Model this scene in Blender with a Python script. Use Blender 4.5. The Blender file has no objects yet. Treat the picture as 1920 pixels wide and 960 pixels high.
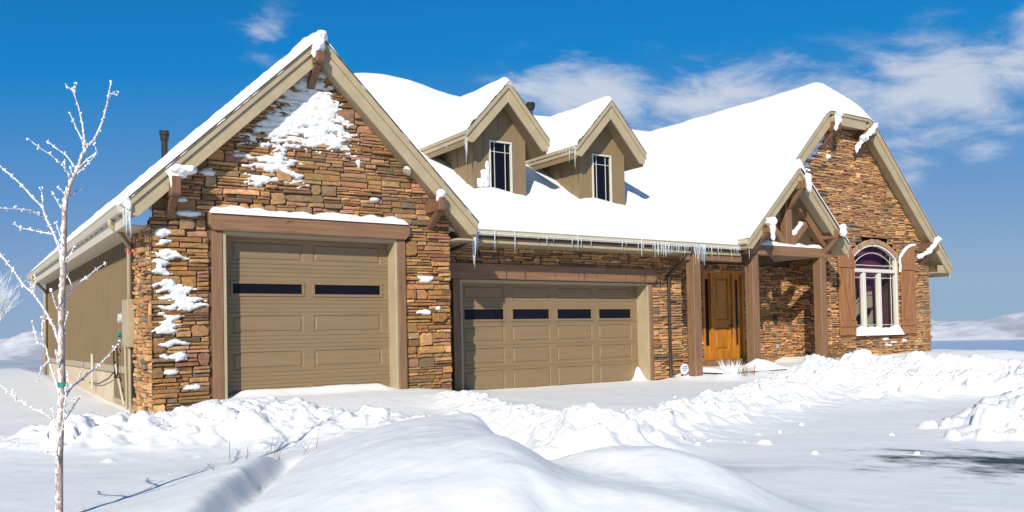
import bpy, math, random
import numpy as np
from mathutils import Vector, Matrix, noise as mnoise

random.seed(7)
rng = np.random.default_rng(11)
S = bpy.context.scene
C = S.collection
PI = math.pi

# ------------------------------------------------------------------ helpers
def tag(o, label=None, cat=None, group=None, kind=None):
    if label: o['label'] = label
    if cat: o['category'] = cat
    if group: o['group'] = group
    if kind: o['kind'] = kind
    return o

class MB:
    """collects faces, builds one mesh object"""
    def __init__(s):
        s.v = []; s.f = []; s.m = []; s.c = []; s.col = (1, 1, 1)
    def add(s, vs, fs, m=0):
        b = len(s.v); s.v += [tuple(p) for p in vs]; s.c += [s.col] * len(vs)
        for f in fs:
            s.f.append([b + i for i in f]); s.m.append(m)
    def box(s, x0, x1, y0, y1, z0, z1, m=0):
        s.add([(x0, y0, z0), (x1, y0, z0), (x1, y1, z0), (x0, y1, z0), (x0, y0, z1), (x1, y0, z1), (x1, y1, z1), (x0, y1, z1)],
              [(0, 3, 2, 1), (4, 5, 6, 7), (0, 1, 5, 4), (1, 2, 6, 5), (2, 3, 7, 6), (3, 0, 4, 7)], m)
    def prism_y(s, pts, y0, y1, m=0):            # pts (x,z), extruded along y
        n = len(pts)
        a = sum(pts[i][0] * pts[(i + 1) % n][1] - pts[(i + 1) % n][0] * pts[i][1] for i in range(n))
        if a < 0: pts = pts[::-1]
        vs = [(p[0], y0, p[1]) for p in pts] + [(p[0], y1, p[1]) for p in pts]
        fs = [tuple(range(n)), tuple(range(2 * n - 1, n - 1, -1))] + [(i + 1 if i + 1 < n else 0, i, n + i, n + (i + 1) % n) for i in range(n)]
        s.add(vs, fs, m)
    def prism_x(s, pts, x0, x1, m=0):            # pts (y,z), extruded along x
        n = len(pts)
        a = sum(pts[i][0] * pts[(i + 1) % n][1] - pts[(i + 1) % n][0] * pts[i][1] for i in range(n))
        if a > 0: pts = pts[::-1]
        vs = [(x0, p[0], p[1]) for p in pts] + [(x1, p[0], p[1]) for p in pts]
        fs = [tuple(range(n)), tuple(range(2 * n - 1, n - 1, -1))] + [((i + 1) % n, i, n + i, n + (i + 1) % n) for i in range(n)]
        s.add(vs, fs, m)
    def tube(s, pts, rad, n=8, m=0, cap=True):
        pts = [Vector(p) for p in pts]
        if not isinstance(rad, (list, tuple)): rad = [rad] * len(pts)
        up = None; rings = []
        b = len(s.v)
        for i, p in enumerate(pts):
            t = (pts[min(i + 1, len(pts) - 1)] - pts[max(i - 1, 0)]).normalized()
            if up is None:
                up = Vector((0, 0, 1)) if abs(t.z) < .9 else Vector((1, 0, 0))
            a = t.cross(up).normalized(); c = a.cross(t).normalized(); up = c
            for k in range(n):
                q = p + (a * math.cos(2 * PI * k / n) + c * math.sin(2 * PI * k / n)) * rad[i]
                s.v.append(tuple(q)); s.c.append(s.col)
        for i in range(len(pts) - 1):
            for k in range(n):
                s.f.append([b + i * n + k, b + i * n + (k + 1) % n, b + (i + 1) * n + (k + 1) % n, b + (i + 1) * n + k]); s.m.append(m)
        if cap:
            s.f.append([b + k for k in range(n)][::-1]); s.m.append(m)
            s.f.append([b + (len(pts) - 1) * n + k for k in range(n)]); s.m.append(m)
    def blob(s, c, r, seed=0, amp=.25, sub=2, m=0, freq=1.5):
        V, F = ICO[sub]
        off = Vector((seed * 7.3, seed * 3.1, seed * 1.7)); vs = []
        for p in V:
            k = 1 + amp * mnoise.noise(Vector(p) * freq + off) + amp * .5 * mnoise.noise(Vector(p) * freq * 2.7 + off)
            vs.append((c[0] + p[0] * r[0] * k, c[1] + p[1] * r[1] * k, c[2] + p[2] * r[2] * k))
        s.add(vs, F, m)
    def build(s, name, mats, parent=None, smooth=False, bevel=0, colors=False, seg=1):
        me = bpy.data.meshes.new(name)
        me.from_pydata(s.v, [], s.f)
        if not isinstance(mats, (list, tuple)): mats = [mats]
        for m in mats: me.materials.append(m)
        me.polygons.foreach_set('material_index', s.m)
        if smooth: me.polygons.foreach_set('use_smooth', [True] * len(s.f))
        if colors:
            at = me.color_attributes.new('tint', 'FLOAT_COLOR', 'POINT')
            at.data.foreach_set('color', np.array([(c[0], c[1], c[2], 1) for c in s.c], dtype=np.float32).ravel())
        me.update()
        o = bpy.data.objects.new(name, me); C.objects.link(o)
        if bevel:
            b = o.modifiers.new('edge', 'BEVEL'); b.width = bevel; b.segments = seg; b.limit_method = 'ANGLE'; b.angle_limit = .6
        adopt(o, parent)
        return o

def world_loc(o):
    p = Vector(o.location)
    while o.parent:
        o = o.parent; p += Vector(o.location)
    return p
def adopt(o, parent):
    if parent is not None:
        o.parent = parent; o.location = -world_loc(parent)
def empty(name, loc, parent=None):
    o = bpy.data.objects.new(name, None); C.objects.link(o); o.empty_display_size = .2
    if parent is not None:
        o.parent = parent; o.location = Vector(loc) - world_loc(parent)
    else: o.location = loc
    return o

def _ico(sub):
    import bmesh
    bm = bmesh.new(); bmesh.ops.create_icosphere(bm, subdivisions=sub, radius=1)
    V = [tuple(v.co) for v in bm.verts]; F = [tuple(v.index for v in f.verts) for f in bm.faces]; bm.free(); return V, F
ICO = {1: _ico(1), 2: _ico(2), 3: _ico(3)}

# numpy noise
_P = np.random.default_rng(5).permutation(512); _P = np.concatenate([_P, _P, _P])
_G = np.array([(math.cos(a), math.sin(a)) for a in np.linspace(0, 2 * PI, 512, endpoint=False)])
def perlin(x, y, seed=0):
    x = np.asarray(x, float); y = np.asarray(y, float)
    xi = np.floor(x).astype(int); yi = np.floor(y).astype(int); xf = x - xi; yf = y - yi
    u = xf * xf * xf * (xf * (xf * 6 - 15) + 10); v = yf * yf * yf * (yf * (yf * 6 - 15) + 10)
    def g(i, j, dx, dy):
        h = _G[_P[(_P[(i + seed * 17) & 511] + j + seed * 31) & 511]]
        return h[..., 0] * dx + h[..., 1] * dy
    a = g(xi, yi, xf, yf); b = g(xi + 1, yi, xf - 1, yf); c = g(xi, yi + 1, xf, yf - 1); d = g(xi + 1, yi + 1, xf - 1, yf - 1)
    return (a + (b - a) * u) * (1 - v) + (c + (d - c) * u) * v
def fbm(x, y, o=4, seed=0, gain=.5):
    r = 0; a = 1; f = 1
    for i in range(o):
        r = r + a * perlin(np.asarray(x) * f, np.asarray(y) * f, seed + i); a *= gain; f *= 2.03
    return r
def sstep(a, b, x):
    t = np.clip((np.asarray(x, float) - a) / (b - a), 0, 1); return t * t * (3 - 2 * t)
def seg_dist(x, y, pts, signed=False):
    """distance to a polyline and the parameter (0..1) of the nearest point"""
    best = np.full(np.shape(x), 1e9); par = np.zeros(np.shape(x)); n = len(pts) - 1; sg = np.ones(np.shape(x))
    for i in range(n):
        ax, ay = pts[i][:2]; bx, by = pts[i + 1][:2]
        dx, dy = bx - ax, by - ay; L = dx * dx + dy * dy
        t = np.clip(((x - ax) * dx + (y - ay) * dy) / L, 0, 1)
        d = np.hypot(x - ax - t * dx, y - ay - t * dy)
        k = d < best; best = np.where(k, d, best); par = np.where(k, (i + t) / n, par)
        sg = np.where(k, np.clip(((x - ax) * dy - (y - ay) * dx) / math.sqrt(L) / np.maximum(d, 1e-6), -1, 1), sg)
    return (best, par, sg) if signed else (best, par)

def grid_mesh(name, X, Y, Z, mats, keep=None, smooth=True, parent=None, tris=False):
    """X,Y,Z 2-D arrays; keep: bool per vertex (a quad stays if any corner is kept)"""
    n, m = X.shape
    idx = np.arange(n * m).reshape(n, m)
    q = np.stack([idx[:-1, :-1], idx[1:, :-1], idx[1:, 1:], idx[:-1, 1:]], -1).reshape(-1, 4)
    V = np.stack([X, Y, Z], -1).reshape(-1, 3)
    if keep is not None:
        k = keep.reshape(-1); q = q[k[q].any(1)]
        used = np.zeros(len(V), bool); used[q.ravel()] = True
        mp = np.cumsum(used) - 1; V = V[used]; q = mp[q]
    me = bpy.data.meshes.new(name); me.from_pydata(V.tolist(), [], q.tolist())
    for mm in (mats if isinstance(mats, (list, tuple)) else [mats]): me.materials.append(mm)
    if smooth: me.polygons.foreach_set('use_smooth', [True] * len(q))
    me.update()
    o = bpy.data.objects.new(name, me); C.objects.link(o); adopt(o, parent); return o

# ------------------------------------------------------------------ materials
class NT:
    def __init__(s, name):
        s.mat = bpy.data.materials.new(name); s.mat.use_nodes = True
        s.t = s.mat.node_tree; s.b = s.t.nodes['Principled BSDF']; s.out = s.t.nodes['Material Output']
    def n(s, typ, **kw):
        nd = s.t.nodes.new(typ)
        for k, v in kw.items():
            setattr(nd, k, v)
        return nd
    def l(s, a, b): s.t.links.new(a, b)
    def coord(s, scale=(1, 1, 1), kind='pos'):
        mp = s.n('ShaderNodeMapping'); mp.inputs['Scale'].default_value = scale
        if kind == 'pos':
            g = s.n('ShaderNodeNewGeometry'); s.l(g.outputs['Position'], mp.inputs['Vector'])
        else:
            g = s.n('ShaderNodeTexCoord'); s.l(g.outputs['Object'], mp.inputs['Vector'])
        return mp.outputs['Vector']
    def noise(s, vec, scale, detail=4, rough=.55):
        nz = s.n('ShaderNodeTexNoise'); nz.inputs['Scale'].default_value = scale
        nz.inputs['Detail'].default_value = detail; nz.inputs['Roughness'].default_value = rough
        s.l(vec, nz.inputs['Vector']); return nz.outputs['Fac']
    def ramp(s, fac, stops):
        r = s.n('ShaderNodeValToRGB'); e = r.color_ramp.elements
        while len(e) < len(stops): e.new(.5)
        for q, (p, c) in zip(e, stops):
            q.position = p; q.color = (*c, 1) if len(c) == 3 else c
        s.l(fac, r.inputs['Fac']); return r.outputs['Color']
    def mix(s, fac, a, b, mode='MIX'):
        m = s.n('ShaderNodeMix', data_type='RGBA', blend_type=mode)
        for sock, val in ((m.inputs['Factor'], fac), (m.inputs['A'], a), (m.inputs['B'], b)):
            if sock.type == 'RGBA' and isinstance(val, tuple): sock.default_value = (*val, 1)
            elif isinstance(val, (int, float)): sock.default_value = val
            else: s.l(val, sock)
        return m.outputs['Result']
    def math(s, op, a, b=None, c=None):
        m = s.n('ShaderNodeMath', operation=op)
        for i, val in enumerate((a, b, c)):
            if val is None: continue
            if isinstance(val, (int, float)): m.inputs[i].default_value = val
            else: s.l(val, m.inputs[i])
        return m.outputs[0]
    def bump(s, h, strength=.4, dist=.01):
        b = s.n('ShaderNodeBump'); b.inputs['Strength'].default_value = strength; b.inputs['Distance'].default_value = dist
        s.l(h, b.inputs['Height']); s.l(b.outputs['Normal'], s.b.inputs['Normal']); return b
    def base(s, c):
        if isinstance(c, tuple): s.b.inputs['Base Color'].default_value = (*c, 1)
        else: s.l(c, s.b.inputs['Base Color'])
    def set(s, **kw):
        for k, v in kw.items(): s.b.inputs[k].default_value = v
        return s

def mat_paint(name, col, var=.12, rough=.55, bump=.15, scale=6, streak=None):
    m = NT(name); v = m.coord(streak or (1, 1, 1))
    f = m.noise(v, scale, 6, .6)
    d = tuple(c * (1 - var) for c in col); b = tuple(min(1, c * (1 + var)) for c in col)
    m.base(m.ramp(f, [(.3, d), (.7, b)])); m.set(Roughness=rough)
    if bump: m.bump(m.noise(v, scale * 9, 3), bump, .004)
    return m.mat
def mat_wood(name, dark, light, axis='x', rough=.6, scale=1.0):
    m = NT(name)
    sc = {'x': (.6, 9, 9), 'z': (9, 9, .6), 'y': (9, .6, 9)}[axis]
    v = m.coord(tuple(a * scale for a in sc))
    f = m.noise(v, 2.2, 7, .62); f2 = m.noise(m.coord((1, 1, 1)), 1.7, 3)
    c = m.ramp(f, [(.28, dark), (.5, tuple((a + b) / 2 for a, b in zip(dark, light))), (.72, light)])
    kn = m.noise(m.coord((2.1, 2.1, 2.1)), 2.6, 2)
    k = m.ramp(kn, [(.70, (1, 1, 1)), (.78, (.55, .45, .4))])
    c = m.mix(1.0, c, k, 'MULTIPLY')
    c = m.mix(m.math('MULTIPLY', f2, .3), c, tuple(a * .75 for a in dark))
    m.base(c); m.set(Roughness=rough); m.bump(f, .35, .006)
    return m.mat

M = {}
def make_materials():
    # --- snow
    m = NT('snow'); v = m.coord()
    n1 = m.noise(v, 1.3, 5); n2 = m.noise(v, 22, 4, .6); n3 = m.noise(v, 160, 2, .6)
    m.base(m.ramp(n1, [(.3, (.775, .78, .79)), (.7, (.805, .807, .81))]))
    m.set(Roughness=.65); m.b.inputs['Specular IOR Level'].default_value = .25
    h = m.math('ADD', m.math('MULTIPLY', n2, 1.0), m.math('MULTIPLY', n3, .25)); m.bump(h, .35, .012)
    M['snow'] = m.mat
    # --- loose lumpy snow
    m = NT('broken_snow'); v = m.coord()
    n2 = m.noise(v, 11, 6, .65); n3 = m.noise(v, 60, 3, .6)
    m.base(m.ramp(m.noise(v, 2.0, 4), [(.25, (.77, .775, .785)), (.7, (.805, .807, .81))])); m.set(Roughness=.7)
    m.b.inputs['Specular IOR Level'].default_value = .2
    m.bump(m.math('ADD', n2, m.math('MULTIPLY', n3, .3)), .7, .035)
    M['lumps'] = m.mat
    # --- stone veneer
    m = NT('ledge_stone')
    at = m.n('ShaderNodeVertexColor', layer_name='tint'); v = m.coord((1, 1, 2.2))
    n1 = m.noise(v, 9, 6, .65); n2 = m.noise(m.coord(), 38, 5, .65)
    c = m.mix(1.0, at.outputs['Color'], m.ramp(n1, [(.25, (.45, .41, .37)), (.5, (.92, .90, .87)), (.75, (1.30, 1.25, 1.15))]), 'MULTIPLY')
    c = m.mix(m.ramp(n2, [(.48, (0, 0, 0)), (.72, (.60, .60, .60))]), c, (.105, .075, .048))
    st_ = m.noise(m.coord((1, 1, .5)), .9, 5, .6); c = m.mix(m.ramp(st_, [(.50, (0, 0, 0)), (.72, (.5, .5, .5))]), c, (.17, .125, .08))
    m.base(c); m.set(Roughness=.85); m.bump(m.math('ADD', n1, m.math('MULTIPLY', n2, .6)), .8, .022)
    M['stone'] = m.mat
    M['mortar'] = mat_paint('stone_joint', (.105, .072, .046), .3, .95, .3)
    M['tan'] = mat_paint('tan_trim_paint', (.39, .315, .195), .10, .5, .08, 3)
    M['tanlight'] = mat_paint('pale_gutter_and_snowlit_eave', (.56, .50, .37), .05, .4, .05, 3)
    M['siding'] = mat_paint('tan_siding', (.215, .153, .080), .06, .65, .12, 4, (3, 3, .5))
    M['door'] = mat_paint('garage_door_paint', (.225, .150, .080), .08, .45, .10, 3, (.4, 1, 6))
    M['beam'] = mat_wood('brown_stained_beam', (.165, .080, .039), (.305, .168, .088), 'x')
    M['post'] = mat_wood('brown_stained_post', (.155, .077, .038), (.285, .158, .082), 'z')
    M['brace'] = mat_wood('brown_stained_brace', (.12, .056, .028), (.24, .125, .068), 'z')
    M['shutter'] = mat_wood('cedar_shutter', (.22, .085, .026), (.39, .18, .068), 'z', .5, .8)
    M['honey'] = mat_wood('honey_door_wood', (.27, .085, .005), (.66, .27, .016), 'z', .35, 1.2)
    M['white'] = mat_paint('white_frame_vinyl', (.62, .60, .52), .03, .35, 0)
    M['concrete'] = mat_paint('pale_foundation', (.55, .44, .30), .10, .85, .3, 3)
    M['black'] = mat_paint('black_metal', (.006, .006, .007), .2, .6, 0)
    M['dark_metal'] = mat_paint('dark_bronze_metal', (.045, .035, .028), .2, .4, 0)
    M['grey'] = mat_paint('grey_metal', (.35, .36, .36), .1, .45, 0)
    M['red'] = mat_paint('red_plastic', (.42, .03, .05), .1, .4, 0)
    M['green'] = mat_paint('green_plastic', (.03, .22, .16), .15, .4, 0)
    M['pipe'] = mat_paint('white_plastic_pipe', (.50, .46, .38), .06, .5, 0)
    M['shingle'] = mat_paint('brown_shingle', (.06, .045, .035), .4, .95, .6, 30)
    M['wood_dark'] = mat_paint('dark_roof_underside', (.11, .07, .045), .2, .8, .2)
    # glass
    m = NT('dark_window_glass'); m.base((.006, .005, .009)); m.set(Roughness=.06); m.b.inputs['Specular IOR Level'].default_value = .22; M['glass'] = m.mat
    m = NT('plum_room_wall'); m.base((.15, .028, .085)); m.set(Roughness=.9); M['plum'] = m.mat
    m = NT('clear_window_glass'); tr = m.n('ShaderNodeBsdfTransparent'); tr.inputs[0].default_value = (.80, .76, .80, 1)
    gl = m.n('ShaderNodeBsdfGlossy'); gl.inputs['Roughness'].default_value = .02; lw = m.n('ShaderNodeFresnel'); lw.inputs['IOR'].default_value = 1.22
    mx = m.n('ShaderNodeMixShader'); m.l(lw.outputs[0], mx.inputs[0]); m.l(tr.outputs[0], mx.inputs[1]); m.l(gl.outputs[0], mx.inputs[2]); m.l(mx.outputs[0], m.out.inputs['Surface']); M['clear'] = m.mat
    m = NT('tan_curtain'); m.base((.42, .36, .20)); m.set(Roughness=.8); M['curtain'] = m.mat
    m = NT('icicle_ice'); m.base((.80, .88, .95)); m.set(Roughness=.12, IOR=1.31); m.b.inputs['Transmission Weight'].default_value = .55; M['ice'] = m.mat
    # bark with frost
    m = NT('frosted_bark'); v = m.coord((4, 4, 1.2)); f = m.noise(v, 9, 5, .65)
    g = m.n('ShaderNodeNewGeometry'); sx = m.n('ShaderNodeSeparateXYZ'); m.l(g.outputs['Normal'], sx.inputs[0])
    fr = m.noise(m.coord(), 26, 4, .7)
    bark = m.ramp(f, [(.3, (.16, .10, .085)), (.7, (.46, .36, .32))])
    k = m.ramp(m.math('ADD', fr, m.math('MULTIPLY', sx.outputs['X'], -.16)), [(.53, (0, 0, 0)), (.69, (.85, .85, .85))])
    m.base(m.mix(k, bark, (.82, .82, .83))); m.set(Roughness=.85); m.bump(f, .5, .004); M['bark'] = m.mat
    m = NT('frosted_twig'); fr = m.noise(m.coord(), 70, 4, .7)
    m.base(m.ramp(fr, [(.40, (.30, .20, .17)), (.52, (.84, .84, .86))])); m.set(Roughness=.85); m.bump(fr, .6, .006); M['frosttwig'] = m.mat
    m = NT('hoar_frost'); m.base((.86, .87, .89)); m.set(Roughness=.7); M['frost'] = m.mat
    M['twig'] = mat_paint('dry_stalk', (.22, .14, .08), .3, .9, 0)
    M['leaf'] = mat_paint('rusty_dry_leaf', (.17, .085, .02), .5, .9, 0, 20)
    M['sign'] = mat_paint('white_sign_plastic', (.80, .81, .82), .02, .35, 0)
    M['blue'] = mat_paint('blue_print', (.10, .20, .55), .05, .5, 0)
make_materials()
SUN_E, SKY_S, EXPO, HAZE = 5.0, .10, 0.14, 3.0e-5
CLOUD_C = (.64, .69, .79)
CLOUDS = [(39.5, 15.6, 5.2, 2.3, 1.0), (36.0, 16.2, 2.8, 1.5, .8), (49.5, 14.6, 7.0, 2.5, .85), (55.0, 14.2, 5.0, 2.4, .8), (61.5, 13.8, 5.6, 2.9, 1.05), (66.0, 14.8, 4.5, 2.9, .9), (44.5, 12.8, 4.5, 1.4, .75), (18.3, 19.4, 1.7, 1.8, .55), (59.0, 9.8, 2.0, 1.2, .55), (63.5, 10.2, 1.6, .9, .55)]
# ------------------------------------------------------------------ stone veneer
PAL = {
 'warm': [((0.399, 0.227, 0.108), 7), ((0.465, 0.294, 0.160), 5), ((0.332, 0.179, 0.086), 5), ((0.266, 0.140, 0.105), 3), ((0.218, 0.150, 0.088), 1.8), ((0.138, 0.097, 0.064), 1.2), ((0.361, 0.193, 0.123), 4)],
 'olive': [((0.399, 0.217, 0.077), 7), ((0.332, 0.169, 0.053), 6), ((0.190, 0.121, 0.046), 2.6), ((0.114, 0.082, 0.037), 1.3), ((0.294, 0.154, 0.061), 4), ((0.237, 0.111, 0.061), 2), ((0.437, 0.265, 0.110), 3)],
 'pale': [((0.475, 0.285, 0.143), 7), ((0.427, 0.236, 0.110), 6), ((0.361, 0.193, 0.097), 4), ((0.275, 0.150, 0.108), 2.4), ((0.199, 0.159, 0.121), 1.5), ((0.123, 0.097, 0.077), 1.2), ((0.513, 0.333, 0.182), 3)],
}
def subtract(a, b, holes):
    segs = [(a, b)]
    for h0, h1 in holes:
        out = []
        for s0, s1 in segs:
            if h1 <= s0 or h0 >= s1: out.append((s0, s1)); continue
            if h0 > s0: out.append((s0, h0))
            if h1 < s1: out.append((h1, s1))
        segs = out
    return [s for s in segs if s[1] - s[0] > .02]

def stone_wall(name, parent, origin, ud, nd, z0, z1, interval, breaks=(), pal='warm', seed=1, hmin=.13, hmax=.23, wscale=1.0, big=.13, pal2=None, depth=(.004, .07)):
    """interval(z) -> list of (u0,u1) filled with stone; ud, nd: wall direction and outward normal"""
    R = random.Random(seed); mb = MB()
    ud = Vector(ud); nd = Vector(nd); O = Vector(origin); flip = ud.cross(Vector((0, 0, 1))).dot(nd) < 0
    def pick(z):
        nm = pal2[0] if pal2 and R.random() < pal2[1](z) else pal
        p = PAL[nm]
        c = R.choices([q[0] for q in p], [q[1] for q in p])[0]; k = R.uniform(.80, 1.18)
        gain = {'olive': (1.16, 1.06, .92)}.get(nm, (1.33, 1.24, 1.10))
        return tuple(max(.01, a * k * q * R.uniform(.94, 1.06)) for a, q in zip(c, gain))
    def P(u, z, d): q = O + ud * u + nd * d; return (q.x, q.y, z)
    def stone(u0, u1, a, b):
        w, h = u1 - u0, b - a
        if w < .02 or h < .01: return
        g = .0022; u0 += g; u1 -= g; a += g * .6; b -= g * .6
        w, h = u1 - u0, b - a
        if w <= .015 or h <= .008: return
        cx, cz = min(.018, w * .08), min(.014, h * .2)
        j = lambda s: R.uniform(-s, s)
        jx, jz = min(.018, w * .08), min(.013, h * .18)
        if h > .13 and R.random() < .7: cx, cz, jz = min(.08, w * .28), min(.06, h * .34), h * .08
        um = (u0 + u1) / 2 + j(w * .2)
        ring = [(u0 + cx * R.uniform(.2, 1.2), a), (um, a + abs(j(jz))), (u1 - cx * R.uniform(.2, 1.2), a + abs(j(jz))), (u1 - abs(j(jx)), a + cz * R.uniform(.3, 1.3)),
                (u1 - abs(j(jx)), b - cz * R.uniform(.3, 1.3)), (u1 - cx * R.uniform(.2, 1.3), b), (um + j(w * .1), b - abs(j(jz))), (u0 + cx * R.uniform(.2, 1.3), b - abs(j(jz))),
                (u0 + abs(j(jx)), b - cz * R.uniform(.3, 1.3)), (u0 + abs(j(jx)), a + cz * R.uniform(.3, 1.3))]
        n = len(ring); uc = sum(p[0] for p in ring) / n; zc = sum(p[1] for p in ring) / n
        d = depth[0] + (depth[1] - depth[0]) * R.random() ** 1.3; tu, tz = j(.022), j(.016)
        f = min(R.uniform(.004, .013), h * .2, w * .2)
        vs = [P(u, z, -.02) for u, z in ring]
        vs += [P(u, z, d - f * 1.2 + tu * (u - uc) / w + tz * (z - zc) / h) for u, z in ring]
        k = 1 - 2 * f / h; ku = 1 - 2 * f / w
        vs += [P(uc + (u - uc) * ku, zc + (z - zc) * k, d + j(.004) + tu * (u - uc) / w + tz * (z - zc) / h) for u, z in ring]
        vs += [P(uc + j(w * .2), zc + j(h * .15), d + R.uniform(0, .010))]
        fs = []
        for i in range(n):
            i2 = (i + 1) % n
            fs += [(i, i2, n + i2, n + i), (n + i, n + i2, 2 * n + i2, 2 * n + i), (2 * n + i, 2 * n + i2, 3 * n)]
        if flip: fs = [tuple(reversed(q)) for q in fs]
        mb.col = pick((a + b) / 2); mb.add(vs, fs, 0)
    z = z0; brk = sorted(list(breaks) + [z1])
    while z < z1 - .005:
        nb = next(q for q in brk if q > z + .004)
        h = R.uniform(hmin, hmax)
        if nb - z < h * 1.45: h = nb - z
        for a, b in interval(z + .006, z + h - .006):
            mb.col = (1, 1, 1)
            q = [P(a, z, -.012), P(b, z, -.012), P(b, z + h, -.012), P(a, z + h, -.012)]
            mb.add(q, [(3, 2, 1, 0) if flip else (0, 1, 2, 3)], 1)
            u = a
            while u < b - .003:
                w = R.uniform(.25, .85) * wscale
                if b - u - w < .16 * wscale: w = b - u
                r = R.random()
                if r < big and w > .16:
                    bw = min(w, R.uniform(.18, .34) * wscale)
                    if w - bw < .10: bw = w
                    stone(u, u + bw, z, z + h); w = bw
                else:
                    rows = 2 if (r < .30 or h < .12) else (3 if h < .18 or r < .72 else 4)
                    cuts = sorted([R.uniform(.6, 1.5) for _ in range(rows)]); R.shuffle(cuts); tot = sum(cuts); zz = z
                    for cc in cuts:
                        hh = h * cc / tot; x = u; zz0 = zz
                        while x < u + w - .003:
                            ww = R.uniform(.14, .62) * wscale
                            if u + w - x - ww < .08 * wscale: ww = u + w - x
                            stone(x, x + ww, zz, zz + hh); x += ww
                        zz += hh
                u += w
        z += h
    return mb.build(name, [M['stone'], M['mortar']], parent, colors=True)

def snow_patch(name, label, u0, u1, z0, z1, y, gfun, tmax=.06, step=.02, seed=0, xplane=None, holes=True, group=None):
    """snow plastered on a wall; gfun(u,z) > 0 where snow sticks (soft units), wall faces -y"""
    U, Z = np.meshgrid(np.arange(u0, u1, step), np.arange(z0, z1, step), indexing='ij')
    g = gfun(U, Z)
    t = np.clip(g, -1, 1); th = np.where(t > 0, tmax * np.sqrt(np.clip(t, 0, 1)) * (1 + .35 * fbm(U * 6, Z * 9, 3, seed + 3)), -.02)
    Yv = y - th
    o = grid_mesh(name, U, Yv, Z, M['lumps'], keep=(g > 0))
    for p in o.data.polygons: p.flip()
    return tag(o, label, 'snow patch', group, 'stuff')

# ------------------------------------------------------------------ the house
H = empty('house', (14, 20, 0))
tag(H, 'stone fronted house with tan trim, two garage doors, dormers and snow covered roofs', 'house')

# key planes (metres, x along the facade, y away from the street)
G_C, G_S, G_TOP, G_SOF, G_HALF = 5.41, .97, 6.51, 6.10, 3.06       # garage gable: centre, slope, top, soffit
G_RAKE, G_WALL = 13.63, 13.98
R_C, R_S, R_CLIPZ, R_CLIPX, R_HALF = 21.76, 1.005, 7.56, .98, 5.22  # right gable
R_RAKE, R_WALL = 14.55, 14.92
P_C, P_S, P_TOP, P_HALF, P_RAKE = 18.40, .96, 5.52, 2.02, 13.80     # porch gable
M_Y0, M_Z0, M_S, M_RIDGE = 14.14, 3.44, .66, 21.3                   # main roof front slope

def rake_side(mb, cx, apex, slope, half, yf, depth, side, up=.15, t0=0.0):
    """fascia board down one slope: lower board and a prouder upper board"""
    X = lambda d: cx + side * d
    d0 = t0
    z = lambda d, o: apex - slope * d - o
    mb.prism_y([(X(d0), z(d0, up)), (X(half), z(half, up)), (X(half), z(half, depth * .60)), (X(half - .15), z(half - .15, depth)), (X(d0), z(d0, depth))], yf, yf + .05)
    mb.prism_y([(X(d0), z(d0, 0)), (X(half + .02), z(half + .02, 0)), (X(half + .02), z(half + .02, up + .003)), (X(d0), z(d0, up + .003))], yf - .035, yf + .045)

def roof_gable(name, parent, cx, apex, slope, half, y0, y1, thick, mats):
    mb = MB()
    for s in (-1, 1):
        mb.prism_y([(cx, apex - .012), (cx + s * half, apex - .012 - slope * half), (cx + s * half, apex - slope * half - thick), (cx, apex - thick)], y0, y1)
    return mb.build(name, mats, parent)

def bracket(parent, x, z, yw, yf, w=.15, h=.20, drop=.55, twin=False, rise=0):
    """outlooker: a stub beam carried by a slanted knee brace under the rake"""
    b = MB()
    b.prism_x([(yw, z), (yf, z), (yf, z - h * .9), (yf + .05, z - h), (yw, z - h)], x - w / 2, x + w / 2)
    k = w * .42
    b.prism_x([(yf + .10, z - h - .002), (yf + .24, z - h - .002), (yw, z - h - drop + .16), (yw, z - h - drop)], x - k, x + k)
    return b.build('roof_bracket', M['brace'], parent, bevel=.012)

# ---- garage wing
def garage_int(za, zb):
    z = za
    half = min(2.655, (G_SOF - z) / G_S + .04)
    if half <= 0: return []
    a, b = (G_C - half, G_C + half) if z > 3.25 else (2.71, 8.065)
    holes = [(3.60, 7.10)] if z < 3.15 else ([(3.56, 7.18)] if z < 3.44 else [])
    return subtract(a, b, holes)
stone_wall('stone_wall', H, (0, G_WALL, 0), (1, 0, 0), (0, -1, 0), -.1, 6.06, garage_int, (3.15, 3.44), 'warm', 21, .15, .26, 1.05, .17,
           pal2=('olive', lambda z: .62 if z < 3.3 else .30))
stone_wall('stone_wall', H, (2.71, 0, 0), (0, 1, 0), (-1, 0, 0), -.1, 3.22, lambda a, b: [(13.93, 15.12)], (), 'pale', 22, .14, .24, .55, .1)
w = MB(); w.prism_y([(2.74, -.3), (8.05, -.3), (8.05, 3.3), (G_C, G_SOF - .03), (2.74, 3.3)], G_WALL + .015, G_WALL + .14, 0)
# core with the door opening cut: three pieces
w = MB()
w.box(2.74, 3.66, G_WALL + .015, G_WALL + .5, -.3, 3.15); w.box(7.02, 8.05, G_WALL + .015, G_WALL + 1.6, -.3, 3.15)
w.prism_y([(2.74, 3.15), (8.05, 3.15), (8.05, 3.30), (G_C, G_SOF - .05), (2.74, 3.30)], G_WALL + .015, G_WALL + .3)
w.build('wall_core', M['mortar'], H)
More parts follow.
